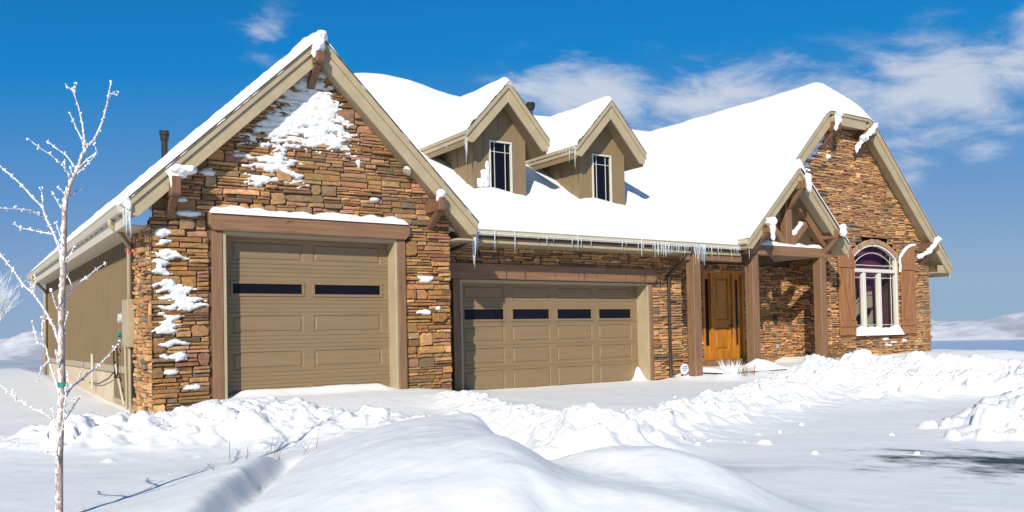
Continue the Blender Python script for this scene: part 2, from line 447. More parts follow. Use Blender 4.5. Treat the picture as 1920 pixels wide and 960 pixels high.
# side wall: board siding, trim, foundation
w = MB(); w.box(2.75, 2.95, 15.12, 29.2, .96, 3.22); w.box(2.75, 2.95, 15.7, 17.36, .28, .955)
y = 15.62
while y < 29.1:
    w.box(2.708, 2.76, y, y + .045, .96 if y > 17.36 else .36, 3.2); y += .205
w.build('siding_wall', M['siding'], H)
w = MB(); w.box(2.69, 2.76, 15.7, 29.2, .83, .96); w.box(2.695, 2.76, 15.7, 17.34, .28, .36); w.box(2.69, 2.76, 15.42, 15.60, .1, 3.2); w.box(2.69, 2.76, 29.0, 29.22, .83, 3.2)
w.build('trim_board', M['tan'], H, bevel=.006)
w = MB(); w.box(2.735, 2.95, 17.36, 29.2, -.6, .83); w.box(2.735, 2.95, 15.6, 17.36, -.6, .28); w.build('foundation', M['concrete'], H)
w = MB(); w.box(2.95, 20, 29.0, 29.2, -.6, 3.2); w.build('back_wall', M['siding'], H)
# roof, fascia, gutter
roof_gable('garage_roof', H, G_C, G_TOP, G_S, G_HALF - .02, G_RAKE + .05, 29.9, .36, [M['tan']])
for s in (-1, 1):
    f = MB(); rake_side(f, G_C, G_TOP, G_S, G_HALF, G_RAKE, .41, s); f.build('rake_board', M['tan'], H, bevel=.006)
f = MB(); f.box(2.345, 2.385, G_RAKE + .055, 29.9, 3.16, 3.50); f.build('eave_board', M['tanlight'], H)  # paler than the other eave boards: light bounced off snow put into the colour
f = MB(); f.box(2.386, 2.73, 14.05, 29.85, 3.165, 3.20); f.build('soffit', M['tanlight'], H)  # same pale colour, snow bounce painted in
f = MB(); f.box(8.435, 8.475, G_RAKE + .055, 14.3, 3.17, 3.50); f.build('eave_board', M['tan'], H)
f = MB(); f.box(8.07, 8.434, G_RAKE + .06, 14.9, 3.18, 3.215); f.build('soffit', M['tan'], H)
def gutter_profile(z):     # K-style, (offset outwards, z)
    return [(0, z), (0, z - .115), (.075, z - .115), (.105, z - .055), (.10, z - .035), (.125, z - .012), (.125, z), (.112, z), (.11, z - .012), (.012, z - .012), (.012, z)]
def gutter_y(name, x, y0, y1, z, out):
    b = MB(); b.prism_y([(x + out * o, q) for o, q in gutter_profile(z)], y0, y1)
    return b.build(name, M['tanlight'], H)
gutter_y('gutter', 2.34, G_RAKE + .25, 29.85, 3.47, -1)
for i in range(26):
    f = MB(); f.box(2.325, 2.34, 14.2 + i * .6, 14.26 + i * .6, 3.335, 3.352); f.build('hanger_shadow', M['dark_metal'], H)  # small dark blocks imitate the row of hanger shadows below the gutter
d = MB(); d.tube([(2.27, 14.75, 3.36), (2.27, 14.76, 3.27), (2.40, 14.80, 3.17), (2.64, 15.25, 3.00), (2.655, 15.32, 2.92), (2.655, 15.33, .4)], .042, 8); d.build('downspout', M['tan'], H, smooth=True)
d = MB(); d.tube([(2.27, 28.4, 3.36), (2.27, 28.4, 3.27), (2.40, 28.5, 3.17), (2.64, 28.9, 2.95), (2.655, 28.92, 2.85), (2.655, 28.92, .4)], .05, 8); d.build('downspout', M['tan'], H, smooth=True)
# electrics on the side wall
b = MB(); b.box(2.585, 2.70, 15.14, 15.62, 1.30, 2.10); b.box(2.575, 2.586, 15.17, 15.59, 1.33, 2.07); EP = b.build('electric_panel', M['tan'], H, bevel=.008)
b = MB(); b.tube([(2.75, 15.98, 1.80), (2.62, 15.98, 1.80)], .10, 14); b.tube([(2.62, 15.98, 1.80), (2.58, 15.98, 1.80)], .08, 14, 1); b.build('meter', [M['grey'], M['white']], H, smooth=False)
b = MB(); b.box(2.63, 2.73, 15.28, 15.42, 2.86, 3.02); b.box(2.60, 2.63, 15.31, 15.39, 2.89, 2.99); b.build('alarm_box', M['red'], H, bevel=.006)
b = MB(); b.box(2.64, 2.74, 15.95, 16.15, 1.40, 1.58); b.tube([(2.66, 16.05, 1.49), (2.58, 16.02, 1.52)], .04, 8); b.build('hose_tap', M['green'], H)
b = MB(); b.tube([(2.60, 15.45, 1.30), (2.62, 15.45, .25)], .022, 8); b.tube([(2.64, 15.28, 1.30), (2.645, 15.28, .25)], .022, 8); b.build('conduit', M['tan'], H)
b = MB(); R_ = random.Random(4)
loop = []
for k in range(40):
    a = k / 39 * 4.4 * PI; loop.append((2.64 + .006 * math.sin(3 * a), 16.62 + .20 * math.cos(a) + .02 * R_.random(), 1.02 - .15 * math.sin(a) * 1.9 + .02 * R_.random()))
b.tube(loop, .013, 6); b.tube([(2.65, 16.8, .86), (2.66, 17.6, .70), (2.67, 18.8, .56), (2.68, 20.2, .53)], .011, 6); b.build('coiled_cable', M['black'], H, smooth=True)
b = MB(); b.tube([(2.68, 16.1, .28), (2.66, 16.9, 1.05)], .02, 8); b.build('white_pipe', M['pipe'], H)
b = MB(); b.tube([(2.66, 19.6, .42), (2.66, 19.6, 1.15)], .03, 8); b.build('white_pipe', M['pipe'], H)

# ---- garage doors
def panel(mb, x0, x1, z0, z1, y, dp=.016):
    """raised panel: a moulded groove round a slightly raised field (y = door face)"""
    def ring(i, d): return [(x0 + i, y + d, z0 + i), (x1 - i, y + d, z0 + i), (x1 - i, y + d, z1 - i), (x0 + i, y + d, z1 - i)]
    rs = [ring(0, 0), ring(.014, dp), ring(.034, dp), ring(.052 + (dp - .016) * 1.5, .002)]
    vs = [p for r in rs for p in r]; fs = []
    for k in range(3):
        for i in range(4): j = (i + 1) % 4; fs.append((k * 4 + i, k * 4 + j, k * 4 + 4 + j, k * 4 + 4 + i))
    fs.append((12, 13, 14, 15)); mb.add(vs, fs)
def face_with_holes(mb, x0, x1, z0, z1, y, rects):
    """flat face at y with rectangular holes (all rects share one z span per call)"""
    if not rects: mb.add([(x0, y, z0), (x1, y, z0), (x1, y, z1), (x0, y, z1)], [(0, 1, 2, 3)]); return
    a, b = rects[0][2], rects[0][3]
    for q0, q1 in ((z0, a), (b, z1)): mb.add([(x0, y, q0), (x1, y, q0), (x1, y, q1), (x0, y, q1)], [(0, 1, 2, 3)])
    x = x0
    for r in list(rects) + [(x1, x1, a, b)]:
        if r[0] > x: mb.add([(x, y, a), (r[0], y, a), (r[0], y, b), (x, y, b)], [(0, 1, 2, 3)])
        x = r[1]
def door_window(parent, x0, x1, z0, z1, y):
    b = MB(); t = .045
    for q in ((x0 - t, x1 + t, z1, z1 + t), (x0 - t, x1 + t, z0 - t, z0), (x0 - t, x0, z0, z1), (x1, x1 + t, z0, z1)):
        b.box(q[0], q[1], y - .018, y + .03, q[2], q[3], 0)
    b.add([(x0, y + .012, z0), (x1, y + .012, z0), (x1, y + .012, z1), (x0, y + .012, z1)], [(0, 1, 2, 3)], 1)
    return b.build('door_window', [M['door'], M['glass']], parent, bevel=.004)

# tall garage door
D1 = MB(); y = 14.20; X0, X1 = 3.86, 6.88; g = .008
def section(mb, z0, z1, y, rects, panels):
    face_with_holes(mb, X0, X1, z0 + g, z1 - g, y, rects)
    mb.add([(X0, y, z0 + g), (X1, y, z0 + g), (X1, y + .018, z0 - g), (X0, y + .018, z0 - g)], [(3, 2, 1, 0)])
    mb.add([(X0, y, z1 - g), (X1, y, z1 - g), (X1, y + .014, z1 + g), (X0, y + .014, z1 + g)], [(0, 1, 2, 3)])
    for r in panels: panel(mb, *r, y)
cols1 = [(4.02, 5.25), (5.44, 6.73)]
for k in range(5):
    zb = 3.06 - .61 * (k + 1) + .0
    if k < 4: zb = [2.449, 1.842, 1.229, .619][k]
    else: zb = 0.01
    zt = [3.10, 2.449, 1.842, 1.229, .619][k]
    lo = zb + .21
    # plain ledge strip with two fine grooves, then the panelled field
    for q0, q1 in ((zb, zb + .07), (zb + .07, zb + .14), (zb + .14, lo)):
        section(D1, q0 + .0, q1, y, [], [])
    if k == 1: section(D1, lo, zt, y, [(c0 + .02, c1 - .02, 2.157, 2.323) for c0, c1 in cols1], [])
    else:
        r = [(c0, c1, lo + .05, zt - .05) for c0, c1 in cols1]
        section(D1, lo, zt, y, r, r)
D1o = D1.build('garage_door', M['door'], H); tag(D1o, 'tall garage door with two long dark windows')
for c0, c1 in cols1: door_window(D1o, c0 + .02, c1 - .02, 2.157, 2.323, y)
s = MB()
s.box(3.806, 3.86, 13.90, 14.22, -.1, 3.155); s.box(6.88, 6.925, 13.90, 14.22, -.1, 3.155); s.box(3.86, 6.88, 13.90, 14.22, 3.10, 3.155)
s.build('door_frame', M['tan'], H, bevel=.005)
s = MB(); s.box(3.635, 3.804, 13.885, 14.02, -.1, 3.148); p1 = s.build('door_post', M['post'], H, bevel=.01)
s = MB(); s.box(6.927, 7.09, 13.885, 14.02, -.1, 3.148); s.build('door_post', M['post'], H, bevel=.01)
s = MB(); s.prism_y([(3.58, 3.25), (3.66, 3.152), (7.08, 3.152), (7.165, 3.25), (7.165, 3.435), (3.58, 3.435)], 13.83, 14.05); s.build('lintel_beam', M['beam'], H, bevel=.015, seg=2)

# wide garage door
X0, X1 = 8.86, 13.99; y = 15.24
D2 = MB(); zl = [2.50, 2.106, 1.626, 1.156, .684, .12]
cols2 = [(9.10, 10.13), (10.33, 11.355), (11.55, 12.58), (12.77, 13.80)]
for k in range(5):
    zt, zb = zl[k], zl[k + 1]
    if k == 1: section(D2, zb, zt, y, [(a + .02, b - .02, 1.712, 1.925) for a, b in cols2], [])
    else:
        r = [(a, b, zb + .06, zt - .06) for a, b in cols2]; section(D2, zb, zt, y, r, r)
D2o = D2.build('garage_door', M['door'], H); tag(D2o, 'wide double garage door with four dark windows')
for a, b in cols2: door_window(D2o, a + .02, b - .02, 1.712, 1.925, y)
s = MB(); s.box(8.815, 8.86, 14.86, 15.26, -.1, 2.53); s.box(13.99, 14.03, 14.86, 15.26, -.1, 2.53); s.box(8.86, 13.99, 14.86, 15.26, 2.48, 2.53); s.build('door_frame', M['tan'], H, bevel=.005)
s = MB(); s.box(8.63, 8.813, 14.84, 14.97, -.1, 2.536); s.build('door_post', M['post'], H, bevel=.01)
s = MB(); s.box(14.032, 14.15, 14.84, 14.97, -.1, 2.536); s.build('door_post', M['post'], H, bevel=.01)
s = MB(); s.prism_y([(8.40, 2.62), (8.50, 2.54), (14.16, 2.54), (14.24, 2.62), (14.24, 2.865), (8.40, 2.865)], 14.78, 15.0); s.build('lintel_beam', M['beam'], H, bevel=.015, seg=2)
stone_wall('stone_wall', H, (0, 14.92, 0), (1, 0, 0), (0, -1, 0), -.1, 3.22,
           lambda a, b: subtract(8.03, 15.175, [(8.60, 14.16)] if a < 2.53 else ([(8.42, 14.22)] if a < 2.86 else [])), (2.54, 2.87), 'pale', 23, .14, .23, .9, .12)
w = MB(); w.box(8.03, 8.66, 14.935, 15.3, -.3, 2.5); w.box(14.1, 15.16, 14.935, 16.2, -.3, 2.5); w.box(8.03, 15.16, 14.935, 15.3, 2.53, 3.3); w.build('wall_core', M['mortar'], H)

# ---- main roof, eave and gutter
mb = MB()
zr = M_Z0 + M_S * (M_RIDGE - M_Y0)
mb.prism_x([(M_Y0, M_Z0 - .01), (M_RIDGE, zr - .01), (28.6, M_Z0), (28.6, M_Z0 - .2), (M_RIDGE, zr - .28), (M_Y0, M_Z0 - .16)], 7.1, 16.52); mb.prism_x([(M_Y0 + 1.4, M_Z0 + M_S * 1.4 - .01), (M_RIDGE, zr - .01), (28.6, M_Z0), (28.6, M_Z0 - .2), (M_RIDGE, zr - .28), (M_Y0 + 1.4, M_Z0 + M_S * 1.4 - .16)], 16.522, 22)
mb.build('main_roof', M['shingle'], H)
b = MB(); b.prism_x([(14.6, 3.3), (28.2, 3.3), (28.2, 3.5), (M_RIDGE, zr - .3), (14.6, M_Z0 + .12)], 7.3, 7.45); b.build('gable_end', M['siding'], H)
b = MB(); b.box(8.50, 16.50, 14.16, 14.20, 3.215, 3.42); b.build('eave_board', M['tan'], H)
b = MB(); b.box(8.07, 16.5, 14.202, 16.4, 3.215, 3.24); b.build('soffit', M['tan'], H)
b = MB(); b.prism_x([(14.158 - o, z) for o, z in gutter_profile(3.47)], 8.62, 16.46)
b.build('gutter', M['tanlight'], H)
b = MB(); b.box(8.62, 8.64, 14.04, 14.16, 3.36, 3.468); b.build('gutter_end', M['dark_metal'], H)
d = MB(); d.tube([(8.70, 14.10, 3.36), (8.69, 14.11, 3.29), (8.52, 14.35, 3.12), (8.30, 14.68, 3.02), (8.26, 14.76, 2.94), (8.26, 14.80, .3)], .040, 8); d.build('downspout', M['dark_metal'], H, smooth=True)
d = MB(); d.tube([(14.80, 14.10, 3.36), (14.80, 14.12, 3.24), (14.68, 14.74, 2.82), (14.665, 14.80, 2.72), (14.665, 14.83, 2.5), (14.665, 14.83, .3)], .040, 8); d.tube([(14.665, 14.83, .9), (14.665, 14.83, .28), (14.73, 14.60, .22)], .046, 8); d.build('downspout', M['dark_metal'], H, smooth=True)
b = MB()
b.tube([(15.05, 20.95, 7.7), (15.05, 20.95, 8.28)], .06, 12); b.tube([(15.05, 20.95, 8.25), (15.05, 20.95, 8.40)], [.11, .15], 14); b.tube([(15.05, 20.95, 8.40), (15.05, 20.95, 8.46)], [.15, .12], 14); b.build('vent_pipe', M['black'], H)
b = MB(); b.tube([(3.88, 18.4, 4.9), (3.88, 18.4, 5.56)], .062, 12); b.tube([(3.88, 18.4, 5.54), (3.88, 18.4, 5.69)], .085, 12); b.tube([(3.88, 18.4, 5.64), (3.88, 18.4, 5.73)], .10, 12); b.build('vent_pipe', M['black'], H)
b = MB(); b.tube([(7.12, 13.80, 4.45), (7.085, 13.78, 4.395)], .075, 16); b.tube([(7.086, 13.78, 4.396), (7.08, 13.776, 4.388)], .045, 16, 1); b.build('eave_light', [M['white'], M['grey']], H)

# ---- dormers
def dormer(cx, wx0, wx1):
    E = empty('dormer', (cx, 15.4, 4.3), H)
    apex, sl, half = 6.83, 1.085, 1.05
    yf, yw = 15.0, 15.4
    sof = apex - .42
    wz = lambda x: sof + .05 - sl * abs(x - cx)
    win0, win1 = wx0 + .40, wx0 + .99
    b = MB()
    top = 5.62
    for x0, x1 in ((wx0, win0), (win1, wx1)):
        b.prism_y([(x0, 4.0), (x1, 4.0), (x1, min(wz(x1), 6.4)), (x0, min(wz(x0), 6.4))], yw, yw + .12)
    b.prism_y([(win0, top), (win1, top), (win1, wz(win1)), (cx, wz(cx)), (win0, wz(win0))], yw, yw + .12)
    b.box(win0, win1, yw, yw + .12, 4.0, 4.30)
    b.box(wx0, wx0 + .12, yw + .12, 19.2, 3.9, wz(wx0)); b.box(wx1 - .12, wx1, yw + .12, 19.2, 3.9, wz(wx1))
    # battens and board joints
    for x in (wx0 + .02, wx0 + .26, wx1 - .30, wx1 - .06):
        b.box(x, x + .05, yw - .018, yw + .01, 4.0, wz(x + .025) - .02)
    b.box(cx - .02, cx + .02, yw - .012, yw + .01, top + .18, wz(cx) - .05)
    for k in range(8): b.box(wx0 - .018, wx0 + .01, yw + .25 + k * .42, yw + .29 + k * .42, 4.0, wz(wx0))
    b.build('dormer_wall', M['siding'], E)
    # window: white frame, glass, thin bars
    b = MB(); t = .032
    for q in ((win0, win1, top - t, top), (win0, win1, 4.30, 4.30 + t), (win0, win0 + t, 4.30 + t, top - t), (win1 - t, win1, 4.30 + t, top - t)):
        b.box(q[0], q[1], yw - .03, yw + .06, q[2], q[3], 0)
    b.add([(win0 + t, yw + .03, 4.33), (win1 - t, yw + .03, 4.33), (win1 - t, yw + .03, top - t), (win0 + t, yw + .03, top - t)], [(0, 1, 2, 3)], 1)
    for x in (win0 + .15, win1 - .16): b.box(x - .0055, x + .0055, yw + .012, yw + .026, 4.34, top - t, 2)
    b.box(win0 + t, win1 - t, yw + .010, yw + .024, top - .242, top - .231, 2)
    b.build('dormer_window', [M['white'], M['glass'], M['white']], E)
    roof_gable('dormer_roof', E, cx, apex, sl, half - .02, yf + .05, 19.4, .34, [M['siding']])
    for s in (-1, 1):
        f = MB(); rake_side(f, cx, apex, sl, half, yf, .43, s, .13); f.build('rake_board', M['tan'], E, bevel=.005)
    z = apex - sl * half
    f = MB(); f.box(cx - half, cx - half + .03, yf + .055, 18.6, z - .19, z - .03); f.box(cx - half - .025, cx - half, yf + .055, 18.6, z - .10, z - .005); f.build('eave_board', M['tan'], E)
    f = MB(); f.box(cx + half - .03, cx + half, yf + .055, 18.6, z - .19, z - .03); f.build('eave_board', M['tan'], E)
    return E
E1 = dormer(10.19, 9.52, 10.89); E2 = dormer(13.10, 12.41, 13.83)
tag(E1, 'dormer next to the garage gable'); tag(E2, 'dormer nearer the porch')

# ---- right gable
def right_int(za, zb):
    half = min(4.54, (R_CLIPZ - .40 - za) / R_S + R_CLIPX)
    a, b = R_C - half, R_C + half
    if za < 3.25: a, b = 21.1, 26.3
    elif za < 5.45: a = max(a, P_C + (P_TOP - zb) / P_S - .12)
    if za > R_CLIPZ - .42: return []
    holes = []
    if 1.27 < zb and za < 3.42: holes = [(22.20, 24.52)]
    elif za < 4.06 and zb > 1.27:
        # brick ring outside the arch: keep clear of it
        q = WIN_R2 ** 2 - (min(za, 4.06) - WIN_CZ) ** 2
        if q > 0: holes = [(WIN_CX - math.sqrt(q), WIN_CX + math.sqrt(q))]
    return subtract(a, b, holes)
WIN_CX = 23.36; WIN_HALF = 1.155; WIN_SPR = 3.42; WIN_TOP = 3.86
WIN_RAD = (WIN_HALF ** 2 + (WIN_TOP - WIN_SPR) ** 2) / (2 * (WIN_TOP - WIN_SPR)); WIN_CZ = WIN_TOP - WIN_RAD; WIN_R2 = WIN_RAD + .165
stone_wall('stone_wall', H, (0, R_WALL, 0), (1, 0, 0), (0, -1, 0), 0, 7.16, right_int, (1.27, 3.42), 'pale', 24, .11, .19, .85, .06, depth=(.004, .065))
stone_wall('stone_wall', H, (21.1, 0, 0), (0, 1, 0), (-1, 0, 0), 0, 4.6, lambda a, b: [(14.87, 16.25)], (), 'pale', 25, .11, .19, .6, .06)
stone_wall('stone_wall', H, (0, 16.25, 0), (1, 0, 0), (0, -1, 0), 0, 3.22, lambda a, b: subtract(15.2, 21.1, [(17.31, 18.99)] if a < 3.0 else []), (3.0,), 'pale', 26, .11, .19, .75, .1)
w = MB(); w.box(15.2, 17.33, 16.265, 16.6, -.2, 3.2); w.box(18.97, 21.2, 16.265, 16.6, -.2, 3.2); w.box(15.2, 21.2, 16.266, 16.6, 3.2, 4.75); w.box(17.33, 18.97, 16.265, 16.6, 3.0, 3.2)
w.box(21.115, 22.2, R_WALL + .015, R_WALL + .5, -.2, 4.2); w.box(21.115, 21.3, R_WALL + .5, 16.25, -.2, 4.2); w.box(24.5, 26.28, R_WALL + .015, R_WALL + .5, -.2, 4.2); w.box(22.2, 24.5, R_WALL + .015, R_WALL + .5, -.2, 1.27)
w.prism_y([(21.1, 4.2), (25.7, 4.2), (22.74, 7.14), (20.78, 7.14), (18.95, 5.35), (20.1, 4.2)], R_WALL + .015, R_WALL + .5); w.box(26.1, 26.28, R_WALL + .5, 27, -.2, 3.2)
w.build('wall_core', M['mortar'], H)
# soldier stones round the arch
a0 = math.asin(WIN_HALF / WIN_RAD); b = MB(); R_ = random.Random(9); n = 17
for i in range(n):
    t0 = -a0 + 2 * a0 * i / n + .006; t1 = -a0 + 2 * a0 * (i + 1) / n - .006
    c = R_.choice([(.40, .22, .13), (.44, .25, .14), (.36, .18, .11), (.46, .28, .17)]); b.col = tuple(k * R_.uniform(.85, 1.15) for k in c)
    r0, r1 = WIN_RAD + .005, WIN_RAD + R_.uniform(.145, .165); yy = R_WALL - R_.uniform(.03, .06)
    pts = [(WIN_CX + math.sin(t) * r, WIN_CZ + math.cos(t) * r) for t, r in ((t0, r0), (t1, r0), (t1, r1), (t0, r1))]
    b.prism_y(pts, yy, R_WALL + .02)
b.build('arch_stones', M['stone'], H, colors=True, bevel=.01)
# arched window
W = empty('arched_window', (WIN_CX, R_WALL, 1.27), H)
def arc(r, n=24, half=None):
    a = math.asin(min(1, (half or WIN_HALF) / r)); return [(WIN_CX + math.sin(-a + 2 * a * i / n) * r, WIN_CZ + math.cos(-a + 2 * a * i / n) * r) for i in range(n + 1)]
def arc_band(mb, r0, r1, y0, y1, half, m=0):
    A, B = arc(r0, 28, half), arc(r1, 28, half)
    for i in range(28): mb.prism_y([A[i], A[i + 1], B[i + 1], B[i]], y0, y1, m)
b = MB(); x0, x1 = WIN_CX - WIN_HALF, WIN_CX + WIN_HALF; yf = R_WALL - .02
b.box(x0, x0 + .06, yf, yf + .14, 1.27, 3.43); b.box(x1 - .09, x1, yf, yf + .14, 1.27, 3.43); b.box(x0 + .06, x1 - .09, yf + .001, yf + .14, 1.27, 1.35)
b.box(x0 + .06, x1 - .09, yf + .002, yf + .14, 3.01, 3.12)
arc_band(b, WIN_RAD - .055, WIN_RAD, yf, yf + .14, WIN_HALF)
for x in (22.80, 23.58): b.box(x - .068, x + .068, yf + .003, yf + .14, 1.36, 3.0)
b.build('window_frame', M['white'], W, bevel=.01)
b = MB()      # thin bars between the panes
for z in (2.86, 1.44): b.box(x0 + .085, x1 - .13, yf + .075, yf + .09, z - .009, z + .009)
b.box(x0 + .085, x1 - .05, yf + .075, yf + .09, 3.22, 3.24)
b.box(x1 - .26, x1 - .243, yf + .076, yf + .091, 1.36, 3.0); b.box(x1 - .26, x1 - .243, yf + .077, yf + .092, 3.13, 3.50)
arc_band(b, WIN_RAD - .26, WIN_RAD - .243, yf + .074, yf + .089, WIN_HALF - .06)
b.build('glazing_bar', M['white'], W)
b = MB(); yy = yf + .10
b.add([(x0 + .05, yy, 1.3), (x1 - .05, yy, 1.3), (x1 - .05, yy, 3.44), (x0 + .05, yy, 3.44)], [(0, 1, 2, 3)])
A = arc(WIN_RAD - .03, 28, WIN_HALF - .03); b.add([(p[0], yy, p[1]) for p in A] + [(WIN_CX, yy, 3.42)], [(i + 1, i, 29) for i in range(28)])
b.build('window_glass', M['clear'], W)
b = MB(); b.box(x0 - .3, x1 + .3, R_WALL + .45, R_WALL + .47, 1.0, 4.2); b.build('room_wall', M['plum'], W)
b = MB()      # swept-back curtain bands seen in the lower panes
def sweep(mb, z_at, thick, xa, xb):
    n = 14
    for i in range(n):
        xa_, xb_ = xa + (xb - xa) * i / n, xa + (xb - xa) * (i + 1) / n
        mb.add([(xa_, yy + .12, max(1.37, z_at(xa_) - thick)), (xb_, yy + .12, max(1.37, z_at(xb_) - thick)), (xb_, yy + .12, max(1.37, z_at(xb_))), (xa_, yy + .12, max(1.37, z_at(xa_)))], [(0, 1, 2, 3)])
c1 = lambda x: 2.02 + .62 * (1 - ((23.50 - x) / 1.25) ** 2) - .28
c2 = lambda x: 1.20 + .95 * (x - 22.75)
sweep(b, lambda x: c1(x) + .10, .10, 22.29, 23.495); sweep(b, lambda x: c1(x) - .025, .36, 22.29, 23.495); sweep(b, c2, .5, 22.885, 23.495)
b.build('curtain', M['curtain'], W)
# shutters
def shutter(x0, x1, zi, zo, flip):
    E = empty('shutter', ((x0 + x1) / 2, R_WALL - .08, 1.15), H)
    n = 4; yf = R_WALL - .11
    def top(x):
        t = (x - x0) / (x1 - x0);  t = 1 - t if flip else t
        return zi + (zo - zi) * (1 - (1 - t) ** 2)
    b = MB()
    for i in range(n):
        a, c = x0 + (x1 - x0) * i / n + .004, x0 + (x1 - x0) * (i + 1) / n - .004
        b.prism_y([(a, 1.15), (c, 1.15), (c, top(c)), ((a + c) / 2, top((a + c) / 2)), (a, top(a))], yf, yf + .05)
    b.build('shutter_board', M['shutter'], E, bevel=.006)
    b = MB(); b.box(x0 - .005, x1 + .005, yf - .035, yf - .001, 1.40, 1.56); b.box(x0 - .005, x1 + .005, yf - .035, yf - .001, 3.12, 3.27)
    p, q = (x0 + .10, x1 - .10) if not flip else (x1 - .10, x0 + .10)
    zt, zb = 3.10, 1.58
    if flip: b.prism_y([(p - .0, zb), (p - .14, zb), (q, zt), (q + .14, zt)], yf - .034, yf - .001)
    else: b.prism_y([(p, zb), (p + .14, zb), (q, zt), (q - .14, zt)], yf - .034, yf - .001)
    b.build('shutter_brace', M['shutter'], E, bevel=.006)
    return E
tag(shutter(21.42, 22.19, 3.45, 3.80, True), 'wooden shutter on the porch side of the window'); tag(shutter(24.58, 25.34, 3.55, 3.90, False), 'wooden shutter at the house corner')
# roof of the right gable
mb = MB()
for s in (-1, 1):
    top = lambda d, o: (R_C + s * d, R_CLIPZ - R_S * (d - R_CLIPX) - o)
    y0 = R_RAKE + .05
    zr2 = R_CLIPZ + R_S * R_CLIPX
    h0 = 3.33 if s < 0 else R_HALF - .02
    mb.prism_y([top(R_CLIPX, .012), top(h0, .012), top(h0, .36), top(R_CLIPX, .36)], y0, 27)
    # behind the clipped front
    vs = [(R_C + s * R_CLIPX, y0, R_CLIPZ - .012), (R_C, y0 + .95, zr2 - .012), (R_C, 27, zr2 - .012), (R_C + s * R_CLIPX, 27, R_CLIPZ - .012)]
    mb.add(vs, [(0, 1, 2, 3) if s < 0 else (3, 2, 1, 0)])
mb.add([(R_C - R_CLIPX, R_RAKE + .05, R_CLIPZ - .012), (R_C + R_CLIPX, R_RAKE + .05, R_CLIPZ - .012), (R_C, R_RAKE + 1.0, zr2 - .012)], [(0, 1, 2)])
mb.box(R_C - R_CLIPX, R_C + R_CLIPX, R_RAKE + .05, 16, R_CLIPZ - .36, R_CLIPZ - .02)
mb.build('gable_roof', M['tan'], H)
def rake_clip(mb, s, half):
    zz = lambda d, o: R_CLIPZ - R_S * (d - R_CLIPX) - o
    X = lambda d: R_C + s * d; c = R_CLIPX; up, dp = .15, .41
    mb.prism_y([(X(c), zz(c, up)), (X(half), zz(half, up)), (X(half), zz(half, .25)), (X(half - .15), zz(half - .15, dp)), (X(c - .17), zz(c, dp) + .0)], R_RAKE, R_RAKE + .05)
    mb.prism_y([(X(c), zz(c, 0)), (X(half + .02), zz(half + .02, 0)), (X(half + .02), zz(half + .02, up + .003)), (X(c - .06), zz(c, up + .003))], R_RAKE - .035, R_RAKE + .045)
f = MB(); rake_clip(f, 1, R_HALF); f.build('rake_board', M['tan'], H, bevel=.006)
f = MB(); rake_clip(f, -1, 3.35); f.build('rake_board', M['tan'], H, bevel=.006)
f = MB(); f.box(R_C - R_CLIPX + .17, R_C + R_CLIPX - .17, R_RAKE + .001, R_RAKE + .052, R_CLIPZ - .41, R_CLIPZ - .15); f.box(R_C - R_CLIPX + .0, R_C + R_CLIPX - .0, R_RAKE - .034, R_RAKE + .046, R_CLIPZ - .153, R_CLIPZ); f.build('rake_board', M['tan'], H, bevel=.006)
f = MB(); f.box(26.94, 26.97, R_RAKE + .055, 27, 3.05, 3.26); f.build('eave_board', M['tan'], H)
f = MB(); f.box(26.31, 26.939, R_RAKE + .06, 27, 3.06, 3.09); f.build('soffit', M['tan'], H)
f = MB(); f.box(26.31, 26.939, R_RAKE + .055, R_RAKE + .09, 3.091, 3.30); f.build('eave_return', M['tan'], H)
# ---- brackets under the rakes
bracket(H, 5.33, 6.22, 14.0, 13.42, .155, .20, .42); bracket(H, 3.00, 3.90, 14.0, 13.42, .14, .30, .34); bracket(H, 7.63, 3.91, 14.0, 13.42, .15, .24, .36)
bracket(H, 20.93, 7.20, 14.95, 14.30, .15, .28, .50); bracket(H, 22.62, 7.22, 14.95, 14.30, .15, .28, .50); bracket(H, 25.75, 3.98, 14.95, 14.30, .16, .28, .40)

# ---- porch
PO = empty('porch', (18.4, 14.2, .35), H)
def post(x0, x1):
    b = MB(); b.box(x0, x1, 14.12, 14.37, .30, 3.262); return b.build('porch_post', M['post'], PO, bevel=.012)
post(14.79, 15.03); post(16.87, 17.12); post(19.62, 19.87)
b = MB(); b.box(16.60, 20.14, 14.13, 14.36, 3.265, 3.53); b.build('porch_beam', M['beam'], PO, bevel=.012)
b = MB(); b.box(14.70, 16.59, 14.20, 14.36, 3.06, 3.213); b.build('porch_beam', M['post'], PO, bevel=.012)
b = MB(); b.box(18.28, 18.53, 14.15, 14.34, 3.531, 4.9); b.build('king_post', M['post'], PO, bevel=.012)
def strut(x0, z0, x1, z1, w, y0=14.16, y1=14.33, name='strut'):
    d = Vector((x1 - x0, 0, z1 - z0)).normalized(); nrm = Vector((-d.z, 0, d.x)) * w / 2
    b = MB(); b.prism_y([(x0 + nrm.x, z0 + nrm.z), (x1 + nrm.x, z1 + nrm.z), (x1 - nrm.x, z1 - nrm.z), (x0 - nrm.x, z0 - nrm.z)], y0, y1); return b.build(name, M['post'], PO, bevel=.01)
strut(18.27, 3.60, 17.62, 4.16, .17); strut(18.54, 3.60, 19.16, 4.16, .17)
strut(18.33, 5.02, 16.95, 3.66, .20, 14.14, 14.34, 'rafter'); strut(18.47, 5.02, 19.92, 3.62, .20, 14.14, 14.34, 'rafter')
strut(18.33, 5.02, 17.2, 3.9, .18, 15.2, 15.36, 'rafter'); strut(18.47, 5.02, 19.7, 3.83, .18, 15.2, 15.36, 'rafter')
